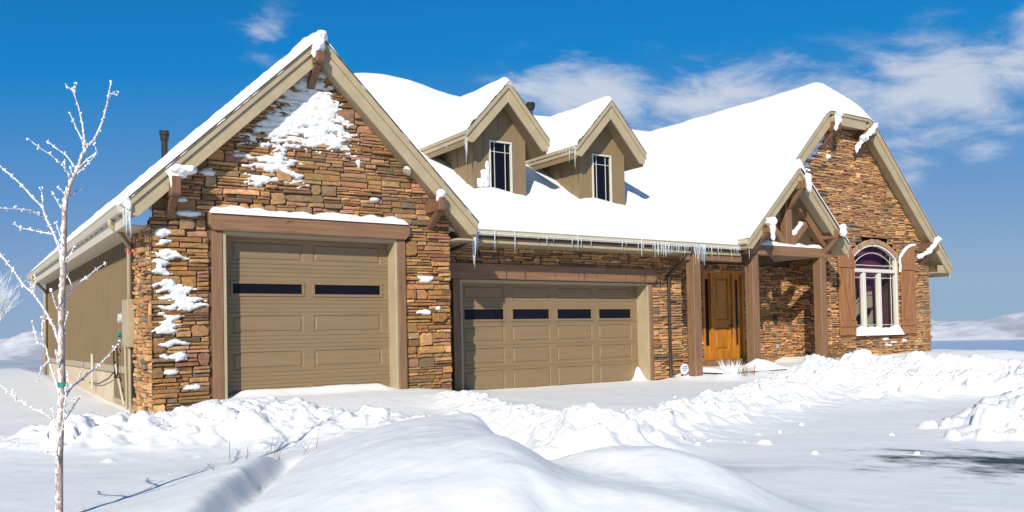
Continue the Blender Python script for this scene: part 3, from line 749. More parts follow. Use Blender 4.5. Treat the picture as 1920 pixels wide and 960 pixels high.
def pbracket(x, z, drop=.45, yw=14.14, yf=13.58, w=.15, h=.22):
    b = MB()
    b.prism_x([(yw + .4, z), (yf, z), (yf, z - h), (yw + .4, z - h)], x - w / 2, x + w / 2)
    b.prism_x([(yf + .08, z - h), (yf + .22, z - h), (yw, z - h - drop + .17), (yw, z - h - drop)], x - w * .42, x + w * .42)
    return b.build('roof_bracket', M['post'], PO, bevel=.012)
pbracket(18.42, 5.18); pbracket(16.98, 3.98, .40); pbracket(19.86, 3.98, .40)
roof_gable('porch_roof', PO, P_C, P_TOP, P_S, P_HALF - .02, P_RAKE + .05, 16.8, .25, [M['tan']])
for s in (-1, 1):
    f = MB(); rake_side(f, P_C, P_TOP, P_S, P_HALF, P_RAKE, .37, s, .13); f.build('rake_board', M['tan'], PO, bevel=.006)
z = P_TOP - P_S * P_HALF
f = MB(); f.box(P_C + P_HALF - .03, P_C + P_HALF, P_RAKE + .055, 14.9, z - .20, z - .03); f.build('eave_board', M['tan'], PO)
f = MB(); f.box(P_C - P_HALF, P_C - P_HALF + .03, P_RAKE + .055, 14.16, z - .20, z - .03); f.build('eave_board', M['tan'], PO)
b = MB(); b.prism_y([(P_C - P_HALF - .002 - o, q) for o, q in gutter_profile(z + .01)], P_RAKE + .02, 14.03); b.build('gutter', M['tanlight'], PO)
b = MB(); b.box(15.2, 20.1, 13.70, 16.25, -.3, .345); b.box(15.17, 20.13, 13.66, 16.2, .346, .385); b.build('porch_deck', M['beam'], PO, bevel=.008)
b = MB(); b.box(17.2, 19.1, 15.95, 16.24, .386, .56); b.build('door_step', M['beam'], PO, bevel=.01)

# ---- front door
FD = empty('front_door', (18.1, 16.25, .56), H)
b = MB()
for x0, x1 in ((17.31, 17.40), (17.63, 17.70), (18.50, 18.57), (18.90, 18.99)): b.box(x0, x1, 16.21, 16.33, .56, 2.96)
b.box(17.31, 18.99, 16.205, 16.33, 2.96, 3.04); b.build('door_frame', M['honey'], FD, bevel=.006)
b = MB(); y = 16.26
def rect_panel(mb, x0, x1, z0, z1, y, arch=0):
    panel(mb, x0, x1, z0, z1, y)
rr = [(17.82, 18.38, .82, 1.48), (17.82, 18.38, 1.66, 2.84)]
X0, X1 = 17.70, 18.50
face_with_holes(b, X0, X1, .56, 1.57, y, rr[:1]); face_with_holes(b, X0, X1, 1.57, 2.96, y, rr[1:])
for r in rr: panel(b, *r, y, .035)
b.build('door_leaf', M['honey'], FD)
b = MB(); b.tube([(18.44, 16.26, 1.50), (18.44, 16.20, 1.50)], .03, 10); b.tube([(18.44, 16.21, 1.42), (18.44, 16.19, 1.30), (18.44, 16.21, 1.18)], .012, 8); b.build('door_handle', M['dark_metal'], FD)
for x0, x1 in ((17.40, 17.63), (18.57, 18.90)):
    b = MB(); y = 16.27
    b.box(x0, x1, y, y + .03, .56, .95, 0); b.box(x0, x1, y, y + .03, 2.80, 2.96, 0); q0, q1 = (.03, .03) if x0 < 18 else (.11, .12)
    b.box(x0, x0 + q0, y, y + .03, .95, 2.8, 0); b.box(x1 - q1, x1, y, y + .03, .95, 2.8, 0)
    b.add([(x0, y + .02, .9), (x1, y + .02, .9), (x1, y + .02, 2.85), (x0, y + .02, 2.85)], [(0, 1, 2, 3)], 1)
    b.build('sidelight', [M['honey'], M['glass']], FD)
b = MB(); b.box(20.22, 20.36, 16.15, 16.20, 1.52, 1.78); b.build('wall_plaque', M['dark_metal'], H, bevel=.01)
b = MB(); b.box(20.30, 20.41, 16.16, 16.20, .80, .94); b.build('outlet_cover', M['grey'], H, bevel=.01)
# ------------------------------------------------------------------ snow on the roofs
def edge_profile(d, r):
    d = np.clip(d / r, 0, 1); return np.sqrt(np.clip(1 - (1 - d) ** 2, 0, 1))
def lines(a, b, step, edge0=True, edge1=True, r=.25):
    q = list(np.linspace(a, b, max(3, int(round((b - a) / step)) + 1)))
    fine = [0, .006, .015, .03, .05, .075, .11, .15, .2]
    if edge0: q += [a + f for f in fine]
    if edge1: q += [b - f for f in fine]
    return np.array(sorted(set(round(t, 4) for t in q)))
def snow_obj(o, label): return tag(o, label, 'roof snow', None, 'stuff')

def main_plane(x, y):
    return np.where(y < M_RIDGE, M_Z0 + M_S * (y - M_Y0), M_Z0 + M_S * (M_RIDGE - M_Y0) - .66 * (y - M_RIDGE))
def gable_plane(x, y):
    d = np.abs(x - R_C); return np.minimum(R_CLIPZ - R_S * (d - R_CLIPX), R_CLIPZ + 1.0 * (y - R_RAKE))
def porch_plane(x, y): return P_TOP - P_S * np.abs(x - P_C)
def smin(a, b, k): h = np.clip(.5 + .5 * (b - a) / k, 0, 1); return b * (1 - h) + a * h - k * h * (1 - h)
def smax(a, b, k): return -smin(-a, -b, k)

# main slope: heightfield that swells softly into the valley with the right gable
xs = lines(7.2, 21.6, .14, False, False); ys = lines(14.06, 24.6, .13, True, False)
X, Y = np.meshgrid(xs, ys, indexing='ij')
ridge_soft = smin(M_Z0 + M_S * (Y - M_Y0), M_Z0 + M_S * (M_RIDGE - M_Y0) - .66 * (Y - M_RIDGE), .8)
t = .20 + .06 * sstep(14.5, 18, Y) + .035 * fbm(X * .55, Y * .55, 3, 4) + .02 * fbm(X * 1.7, Y * 1.7, 2, 9)
# drifted crest towards the garage, dip past the first dormer
t += sstep(18.2, 21.0, Y) * (.42 * np.exp(-((X - 10.3) / 1.7) ** 2) + .10 * np.exp(-((X - 12.9) / 1.0) ** 2) - .06 * np.exp(-((X - 14.6) / 1.2) ** 2))
for cx, x0, x1 in ((10.19, 9.52, 10.89), (13.10, 12.41, 13.83)):
    t += .12 * np.exp(-((X - cx + .25) / .45) ** 2 - ((Y - 15.30) / .35) ** 2)       # drift at the dormer window
    t -= .10 * np.exp(-((X - x1 - .30) / .25) ** 2 - ((Y - 15.9) / .7) ** 2)
t += .04 * fbm(X * 1.2, Y * 3, 2, 21) * sstep(15, 14.1, Y)
Zm = ridge_soft + t * edge_profile(Y - 14.06, .30) - .03 * (1 - edge_profile(Y - 14.06, .1)) * 1.0 * 0
Zg = gable_plane(X, np.maximum(Y, R_RAKE + 1.2)) + .24
Zs = np.where(Y > 15.2, smax(Zm, np.minimum(Zg, Zm + .12), .5), Zm)
keep = ~((X > 16.5) & (Zm < porch_plane(X, Y) - .15) & (np.abs(X - P_C) < P_HALF) & (Y < 16.6)) & ~((X > 18.5) & (Y < 17)) & (Zm > gable_plane(X, Y) - .5) & ~((X > 16.55) & (Y < 14.2))
snow_obj(grid_mesh('roof_snow', X, Y, Zs, M['snow'], keep), 'thick smooth snow on the main roof slope behind and around the two dormers')

# right gable
xs = lines(17.6, R_C + R_HALF + .02, .12, False, True); ys = lines(R_RAKE - .06, 25.0, .13, True, False)
X, Y = np.meshgrid(xs, ys, indexing='ij')
zl = R_CLIPZ - R_S * (R_C - X - R_CLIPX); zr_ = R_CLIPZ - R_S * (X - R_C - R_CLIPX); zh = R_CLIPZ + 1.0 * (Y - R_RAKE)
Z = smin(smin(zl, zr_, .22), zh, .2)
t = .20 + .05 * fbm(X * .6, Y * .6, 3, 14)
t = np.where(X > R_C + .9, .05 + .02 * fbm(X * 2, Y * 2, 2, 3), t) if False else t * (1 - .72 * sstep(R_C + .7, R_C + 1.3, X)) * (1 - .45 * sstep(18.6, 17.3, X))
ed = edge_profile(Y - (R_RAKE - .06), np.where(X > R_C + 1.1, .08, .42)) * edge_profile(R_C + R_HALF + .02 - X, .1)
Z = Z + t * ed * 1.2
keep = (Z > main_plane(X, Y) - .15) & ~((Z < porch_plane(X, Y) - .10) & (np.abs(X - P_C) < P_HALF + .05) & (Y < 16.5)) 
snow_obj(grid_mesh('roof_snow', X, Y, Z, M['snow'], keep), 'smooth white snow on the clipped right gable roof above the arched window')

# porch
xs = lines(P_C - P_HALF - .02, P_C + P_HALF + .02, .09, True, True); ys = lines(P_RAKE - .05, 16.8, .10, True, False)
X, Y = np.meshgrid(xs, ys, indexing='ij')
Z = smin(P_TOP - P_S * (X - P_C), P_TOP + P_S * (X - P_C), .22)
t = (.22 + .03 * fbm(X, Y, 2, 31)) * (1 - .62 * sstep(P_C + .05, P_C + .35, X))
Z = Z + .05 + t * edge_profile(Y - P_RAKE + .05, np.where(X > P_C, .06, .34)) * edge_profile(X - P_C + P_HALF + .02, .2) * edge_profile(P_C + P_HALF + .02 - X, .1) * 1.25
snow_obj(grid_mesh('roof_snow', X, Y, Z, M['snow']), 'snow on the little porch gable roof above the truss')

# garage
xs = lines(G_C - G_HALF - .04, G_C + G_HALF + .03, .07, True, True); ys = lines(G_RAKE - .052, 29.9, .22, True, False)
ys = np.array(sorted(set(list(ys) + list(np.arange(G_RAKE - .052, 14.4, .03)))))
X, Y = np.meshgrid(xs, ys, indexing='ij')
Z = smin(G_TOP - G_S * (X - G_C), G_TOP + G_S * (X - G_C), .30)
lft = 1 - sstep(G_C - .25, G_C + .45, X)
t = (.05 + .03 * fbm(X * 2, Y * 2, 3, 8)) + lft * (.070 + .03 * fbm(X * 1.6, Y, 3, 5) + .02 * fbm(X * 7, Y * 5, 2, 6)) + .02 * np.exp(-((X - G_C) / .35) ** 2)
t *= 1 - .5 * sstep(G_C - 2.0, G_C - 3.0, X) * sstep(14.0, 14.4, Y)
e0 = G_RAKE - .025 + .05 * fbm(X * 8, X * 0 + 2.2, 3, 17)          # ragged edge over the shingles
Z = Z + t * edge_profile(np.clip(Y - e0, 0, 9), .12) * edge_profile(X - (G_C - G_HALF - .04), .12) * edge_profile(G_C + G_HALF + .03 - X, .06) * 1.39 + np.where(Y < e0, -.03, 0)
snow_obj(grid_mesh('roof_snow', X, Y, Z, M['snow']), 'snow along the steep roof of the tall garage gable, ragged over the rake')
b = MB()
for s in (-1, 1): b.prism_y([(G_C, G_TOP + .0), (G_C + s * (G_HALF + .03), G_TOP - G_S * (G_HALF + .03)), (G_C + s * (G_HALF + .03), G_TOP + .016 - G_S * (G_HALF + .03)), (G_C, G_TOP + .016)], G_RAKE - .055, G_RAKE + .3)
b.build('shingle_edge', M['shingle'], H)

# dormers
for cx, lab in ((10.19, 'snow cap on the dormer next to the garage gable'), (13.10, 'snow cap on the dormer nearer the porch')):
    apex, sl, half = 6.83, 1.085, 1.05
    xs = lines(cx - half - .03, cx + half + .02, .06, True, True); ys = lines(14.96, 19.4, .09, True, False)
    X, Y = np.meshgrid(xs, ys, indexing='ij')
    Z = smin(apex - sl * (X - cx), apex + sl * (X - cx), .25)
    lft = 1 - sstep(cx - .15, cx + .3, X)
    t = .045 + lft * (.085 + .025 * fbm(X * 2, Y * 1.2, 3, int(cx))) + .02 * np.exp(-((X - cx) / .3) ** 2)
    Z = Z + t * edge_profile(Y - 14.96 - .02 * fbm(X * 6, Y * 0, 2, 3), .14) * edge_profile(X - (cx - half - .03), .12) * edge_profile(cx + half + .02 - X, .06) * 1.4
    keep = Z > main_plane(X, Y) - .1
    snow_obj(grid_mesh('roof_snow', X, Y, Z, M['snow'], keep), lab)
    b = MB()
    for s in (-1, 1): b.prism_y([(cx, apex), (cx + s * (half + .02), apex - sl * (half + .02)), (cx + s * (half + .02), apex + .014 - sl * (half + .02)), (cx, apex + .014)], 14.955, 15.2)
    b.build('shingle_edge', M['shingle'], E1 if cx < 11 else E2)

# ------------------------------------------------------------------ snow caps and snow stuck to the walls
def fuse(o, v=.014, it=6):
    m = o.modifiers.new('fuse', 'REMESH'); m.mode = 'VOXEL'; m.voxel_size = v; m.use_smooth_shade = True
    s = o.modifiers.new('soften', 'SMOOTH'); s.iterations = it; s.factor = .5
def cap(label, pts, r, seed=0, sub=3, amp=.40, cat='snow cap', group=None):
    b = MB()
    P, Q = [], []
    for i in range(len(pts)):
        P.append(pts[i]); Q.append(tuple(k * .72 * (.8 + .4 * ((i * 7 + seed * 3) % 5) / 4) for k in r[i]))
        if i + 1 < len(pts):
            for t in (.33, .67): P.append(tuple(u + (v - u) * t for u, v in zip(pts[i], pts[i + 1]))); Q.append(tuple((u + (v - u) * t) * .58 for u, v in zip(r[i], r[i + 1])))
    for i, (p, q) in enumerate(zip(P, Q)): b.blob(p, q, seed * 5 + i, amp, sub, 0, 2.2)
    o = b.build('snow_cap', M['snow'], None, smooth=True); fuse(o); return tag(o, label, cat, group, 'stuff')
cap('drooping snow lump over the bracket at the garage gable peak', [(5.33, 13.52, 6.36), (5.25, 13.50, 6.20), (5.40, 13.6, 6.52)], [(.13, .14, .22), (.10, .09, .16), (.16, .16, .14)], 1)
cap('mushroom of snow on the left bracket of the garage gable', [(3.04, 13.48, 4.00), (3.20, 13.52, 4.02), (2.93, 13.46, 3.82), (3.02, 13.6, 3.98)], [(.20, .16, .13), (.17, .16, .09), (.035, .05, .19), (.2, .2, .1)], 2)
cap('snow on the right bracket of the garage gable', [(7.61, 13.46, 3.98), (7.57, 13.50, 3.90)], [(.09, .12, .11), (.06, .08, .10)], 3)
cap('snow blob on the left bracket of the clipped gable', [(20.88, 14.32, 7.24), (20.90, 14.26, 7.38), (20.80, 14.34, 6.98)], [(.15, .12, .24), (.16, .13, .14), (.08, .08, .17)], 4)
cap('snow sliding down the right bracket of the clipped gable', [(22.62, 14.28, 7.26), (22.50, 14.34, 7.08), (22.36, 14.50, 6.90), (22.3, 14.7, 6.62)], [(.12, .14, .11), (.11, .15, .15), (.12, .15, .12), (.05, .10, .20)], 5, amp=.6)
cap('snow on the low bracket at the house corner', [(25.74, 14.28, 4.06), (25.66, 14.34, 3.90), (25.60, 14.5, 3.70), (25.52, 14.75, 3.56)], [(.13, .14, .10), (.10, .12, .15), (.09, .12, .13), (.08, .12, .09)], 6, amp=.6)
cap('snow blob over the porch gable peak bracket', [(18.40, 13.54, 5.24), (18.38, 13.50, 5.02)], [(.17, .15, .16), (.12, .08, .22)], 7)
cap('snow blob on the left porch bracket', [(16.95, 13.56, 4.02), (16.93, 13.50, 3.82), (16.93, 13.5, 3.66)], [(.17, .16, .14), (.13, .09, .20), (.08, .06, .16)], 8)
cap('snow blob on the right porch bracket', [(19.86, 13.56, 4.04), (19.76, 13.50, 3.90)], [(.14, .14, .12), (.14, .09, .15)], 9)
def ridge_snow(label, x0, x1, y0, y1, z, h, seed, n=60, slope=0.0):
    xs = np.linspace(x0, x1, n); yy = np.array([0, .04, .12, .3, .5, .7, .88, .96, 1.0])
    X, Yq = np.meshgrid(xs, yy, indexing='ij')
    prof = np.sqrt(np.clip(1 - (2 * Yq - 1) ** 2, 0, 1)); ex = edge_profile(np.minimum(X - x0, x1 - X), h)
    Zq = z + slope * (X - x0) + h * prof * ex * (1 + .55 * fbm(X * 3.0, Yq * .8, 3, seed)) - .012
    return tag(grid_mesh('snow_cap', X, y0 + (y1 - y0) * Yq, Zq, M['snow']), label, 'snow cap', None, 'stuff')
ridge_snow('long strip of snow lying on the tall garage door lintel', 3.60, 7.13, 13.80, 14.06, 3.435, .13, 3, 120)
ridge_snow('snow lying on the porch beam inside the truss', 16.95, 19.75, 14.12, 14.36, 3.53, .10, 5)
ridge_snow('thick snow on the arched window sill', 22.18, 24.56, 14.74, 14.99, 1.14, .24, 6, 90)
strip = MB()
for i in range(11):
    t = i / 10; x = 24.60 + .72 * t; z = 3.55 + .35 * (1 - (1 - t) ** 2); strip.blob((x, 14.82, z + .015), (.07, .06, .05), i, .2, 2)
for i in range(8): strip.blob((24.57 - .02 * math.sin(i), 14.84, 3.50 - i * .06), (.035, .04, .05), i + 20, .3, 2)
so = strip.build('snow_cap', M['snow'], None, smooth=True); fuse(so); tag(so, 'curved strip of snow along the top of the corner shutter', 'snow cap', None, 'stuff')
cap('snow on the slanting strut of the porch truss', [(18.72, 14.24, 3.90), (18.86, 14.24, 4.03), (19.0, 14.24, 4.14)], [(.13, .09, .12)] * 3, 11)

# snow plastered on the stone
def gable_snow(U, Z):
    c = np.clip((5.95 - Z) / 1.25, 0, 1.2)
    left = 5.30 - 1.05 * c ** 1.0; right = 5.50 + .62 * np.minimum(c, 1) ** .8
    d = np.minimum(U - left, right - U) * 2.2
    low = (Z - (4.66 + .22 * (U - 5.2) * (U > 5.2) * 0)) * 2.2
    g = np.minimum(np.minimum(d, low), 1.4)
    tail = .66 - np.hypot((U - 4.45 - .9 * (4.55 - Z)) / .85, (Z - 4.30) / .36)
    tail2 = .58 - np.hypot((U - 4.55) / 1.0, (Z - 4.05 - .05 * (4.5 - U)) / .17); tail3 = .48 - np.hypot((U - 4.75) / .30, (Z - 4.45) / .45); t4 = .35 - np.hypot((U - 5.75) / .4, (Z - 4.72) / .18)
    g = np.maximum.reduce([g, tail, tail2, tail3, t4])
    n = fbm(U * 2.4, Z * 8.5, 4, 41); n2 = fbm(U * 7, Z * 16, 3, 44)
    n3 = fbm(U * 3.2, Z * 14, 3, 46)
    return g * .75 + .50 * n + .30 * n2 + .10 - 1.1 * np.clip(n3 - .12 - .25 * np.clip(Z - 5.0, 0, .8), 0, 1) - .22 * sstep(5.0, 4.3, Z)
snow_patch('snow_patch', 'big patch of wind blown snow stuck to the stone under the garage gable peak', 3.6, 6.25, 3.85, 6.02, 13.94, gable_snow, .05, .016, 2)
def corner_snow(U, Z):
    R = random.Random(19); g = np.full(U.shape, -1.0); z = 1.16
    while z < 2.95:
        for k in range(R.choice([1, 1, 2])):
            w = R.uniform(.10, .30) * (1.25 if 1.8 < z < 2.6 else .9); u = 2.72 + w + R.uniform(-.02, .12 if k == 0 else .38); h = R.uniform(.025, .05)
            zz = z + R.uniform(-.03, .03) + .10 * (U - u) * R.uniform(-.6, .6) + .02 * np.sin(U * 17 + z * 9)
            g = np.maximum(g, .62 - np.abs(U - u) / w * .62 - np.clip(np.abs(Z - zz) / h, 0, 9) * .34)
        z += R.uniform(.085, .19)
    return g + .40 * fbm(U * 5, Z * 15, 4, 52) + .2 * fbm(U * 14, Z * 24, 2, 55)
snow_patch('snow_patch', 'ragged snow lodged on stone ledges at the left garage corner', 2.69, 3.6, 1.0, 3.0, 13.93, corner_snow, .055, .012, 3)
def dabs(name, label, y, spots, seed):
    u0 = min(s[0] - s[2] for s in spots) - .1; u1 = max(s[0] + s[2] for s in spots) + .1; z0 = min(s[1] - s[3] for s in spots) - .1; z1 = max(s[1] + s[3] for s in spots) + .1
    def gf(U, Z):
        g = np.full(U.shape, -1.0)
        for s in spots: g = np.maximum(g, .7 - np.hypot((U - s[0]) / s[2], (Z - s[1]) / s[3]))
        return g + .45 * fbm(U * 4, Z * 9, 4, seed)
    return snow_patch(name, label, u0, u1, z0, z1, y, gf, .07, .016, seed)
dabs('snow_patch', 'snow dab on the stone pier between the garage doors', 13.95, [(7.52, 2.44, .22, .09), (7.5, 1.83, .20, .07), (7.78, 1.9, .08, .05)], 61)
dabs('snow_patch', 'two snow dabs above the tall garage door lintel', 13.95, [(6.52, 3.86, .14, .06), (6.2, 4.5, .10, .13)], 62)
dabs('snow_patch', 'snow on stones beside the left garage bracket', 13.95, [(3.15, 3.62, .22, .07), (3.3, 3.42, .25, .06), (3.6, 4.1, .18, .10), (2.9, 3.10, .18, .10)], 63)
dabs('snow_patch', 'small snow dab low on the stone left of the tall door', 13.95, [(3.3, .64, .2, .06), (3.0, .9, .18, .05)], 64)
dabs('snow_patch', 'snow stuck to the dormer wall left of its window next to the garage gable', 15.39, [(9.80, 4.78, .16, .30), (9.86, 4.98, .08, .34), (9.70, 4.66, .2, .16)], 75)
def rg(U, Z):
    ln = 20.72 - 1.0 * (7.05 - Z)            # follows the left rake
    g = .62 - np.abs(U - ln - .28) / .50 - sstep(6.7, 7.0, Z) - sstep(5.2, 4.9, Z)
    return g * .8 + .8 * fbm(U * 2.4, Z * 7, 4, 71) + .3 * fbm(U * 8, Z * 14, 3, 72) - .10
snow_patch('snow_patch', 'snow crusted on the stone beside the left rake of the clipped gable', 18.3, 21.2, 4.8, 7.0, 14.87, rg, .09, .02, 7)
dabs('snow_patch', 'few snow dabs on the stone above the porch roof', 14.88, [(19.55, 5.15, .32, .16), (20.2, 4.85, .16, .13), (21.2, 6.3, .12, .1), (20.15, 6.0, .15, .08)], 73)
dabs('snow_patch', 'snow specks on the stone under the window sill', 14.88, [(23.75, 1.0, .28, .07), (23.9, .82, .3, .06), (24.75, .93, .16, .06), (24.2, .9, .2, .04)], 74)

# ------------------------------------------------------------------ icicles
def icicle(x, y, z, L, r, label, group):
    b = MB(); n = 7; ph = random.random() * 6
    pts = []; rad = []
    for i in range(n):
        t = i / (n - 1); pts.append((x + .006 * math.sin(ph + t * 5) , y + .006 * math.cos(ph + t * 4), z - L * t)); rad.append(r * (1 - t) ** .8 * (1 + .18 * math.sin(ph + t * 19)) + .001)
    b.tube(pts, rad, 7); o = b.build('icicle', M['ice'], None, smooth=True); tag(o, label, 'icicle', group)
g1 = 'icicles along the main front gutter'; l1 = 'thin clear icicle hanging from the long front gutter'
for x, L, r in ((9.14, .42, .014), (9.62, .46, .012), (10.2, .10, .008), (10.42, .20, .010), (10.6, .12, .008), (11.09, .22, .012), (11.24, .34, .016), (11.34, .2, .01), (11.6, .2, .008), (12.49, .25, .010), (12.6, .14, .008), (12.96, .24, .010), (13.07, .42, .018), (13.12, .2, .012)): icicle(x, 14.03, 3.46 if L > .3 else 3.40, L, r, l1, g1)
R_ = random.Random(3)
for i in range(26): icicle(13.42 + i * .024 + R_.uniform(-.008, .008), 14.03 + R_.uniform(-.02, .03), 3.41, R_.uniform(.10, .36), R_.uniform(.007, .013), l1, g1)
for i in range(14): icicle(14.05 + i * .045 + R_.uniform(-.01, .01), 14.03, 3.40, R_.uniform(.06, .32), R_.uniform(.006, .011), l1, g1)
for i in range(18): icicle(14.72 + i * .024 + R_.uniform(-.01, .01), 14.03 + R_.uniform(-.02, .04), 3.42, R_.uniform(.18, .55), R_.uniform(.007, .013), l1, g1)
for i in range(16): icicle(15.22 + i * .075 + R_.uniform(-.03, .03), 14.03, 3.40, R_.choice([.08, .12, .16, .36]), R_.uniform(.006, .011), l1, g1)
g2 = 'icicles at the foot of the garage rake'; l2 = 'long icicle dripping at the lower right end of the garage rake'
for x, y, z, L, r in ((8.45, 13.66, 3.24, .40, .020), (8.52, 13.9, 3.34, .20, .014), (8.60, 13.98, 3.40, .66, .024), (8.64, 14.0, 3.42, .74, .028), (8.70, 14.0, 3.42, .40, .018), (8.57, 13.9, 3.4, .34, .014), (8.74, 14.02, 3.44, .28, .02)): icicle(x, y, z, L, r, l2, g2)
cap('frozen lump of ice and snow at the gutter corner beside the garage', [(8.60, 13.92, 3.40), (8.63, 13.98, 3.30), (8.52, 13.80, 3.46)], [(.07, .12, .10), (.05, .08, .12), (.06, .12, .07)], 15, amp=.4)
g3 = 'icicles on the garage dormer'; l3 = 'icicle hanging at the low left corner of the dormer next to the garage'
for x, y, L, r in ((9.16, 15.06, .55, .028), (9.17, 15.16, .40, .018), (9.16, 15.10, .72, .020), (9.14, 15.9, .30, .016), (9.17, 15.28, .25, .012)): icicle(x, y, 5.70, L, r, l3, g3)
g4 = 'icicles on the porch dormer'; l4 = 'icicle hanging at the low left corner of the dormer nearer the porch'
for y, L, r in ((15.05, .58, .02), (15.12, .22, .012), (15.25, .40, .016), (15.36, .24, .012), (15.5, .2, .01), (15.62, .16, .01), (16.6, .2, .01), (16.9, .18, .01), (17.1, .46, .016), (17.25, .25, .012)): icicle(12.03, y, 5.70, L, r, l4, g4)
g5 = 'icicles on the left garage gutter'; l5 = 'icicle cluster strand at the front end of the left garage gutter'
for x, y, L, r in ((2.33, 13.66, .42, .022), (2.36, 13.64, .36, .016), (2.38, 13.62, .46, .018), (2.30, 13.7, .30, .014)): icicle(x, y, 3.40, L, r, l5, g5)
cap('snow drooping over the front end of the left garage gutter', [(2.32, 13.68, 3.52), (2.36, 13.6, 3.42), (2.30, 13.76, 3.50)], [(.10, .14, .10), (.08, .08, .12), (.08, .14, .08)], 16, amp=.35)
icicle(26.98, 14.6, 3.30, .42, .05, 'stubby snowy icicle at the outer tip of the right gable', 'icicle at the right tip')
for x, z, L in ((20.42, 3.52, .30), (20.38, 3.50, .18)): icicle(x, 13.82, z, L, .014, 'icicle at the right foot of the porch gable', 'icicles on the porch gable')
icicle(16.44, 13.84, 3.55, .46, .014, 'icicle at the left foot of the porch gable', 'icicles at the porch left')
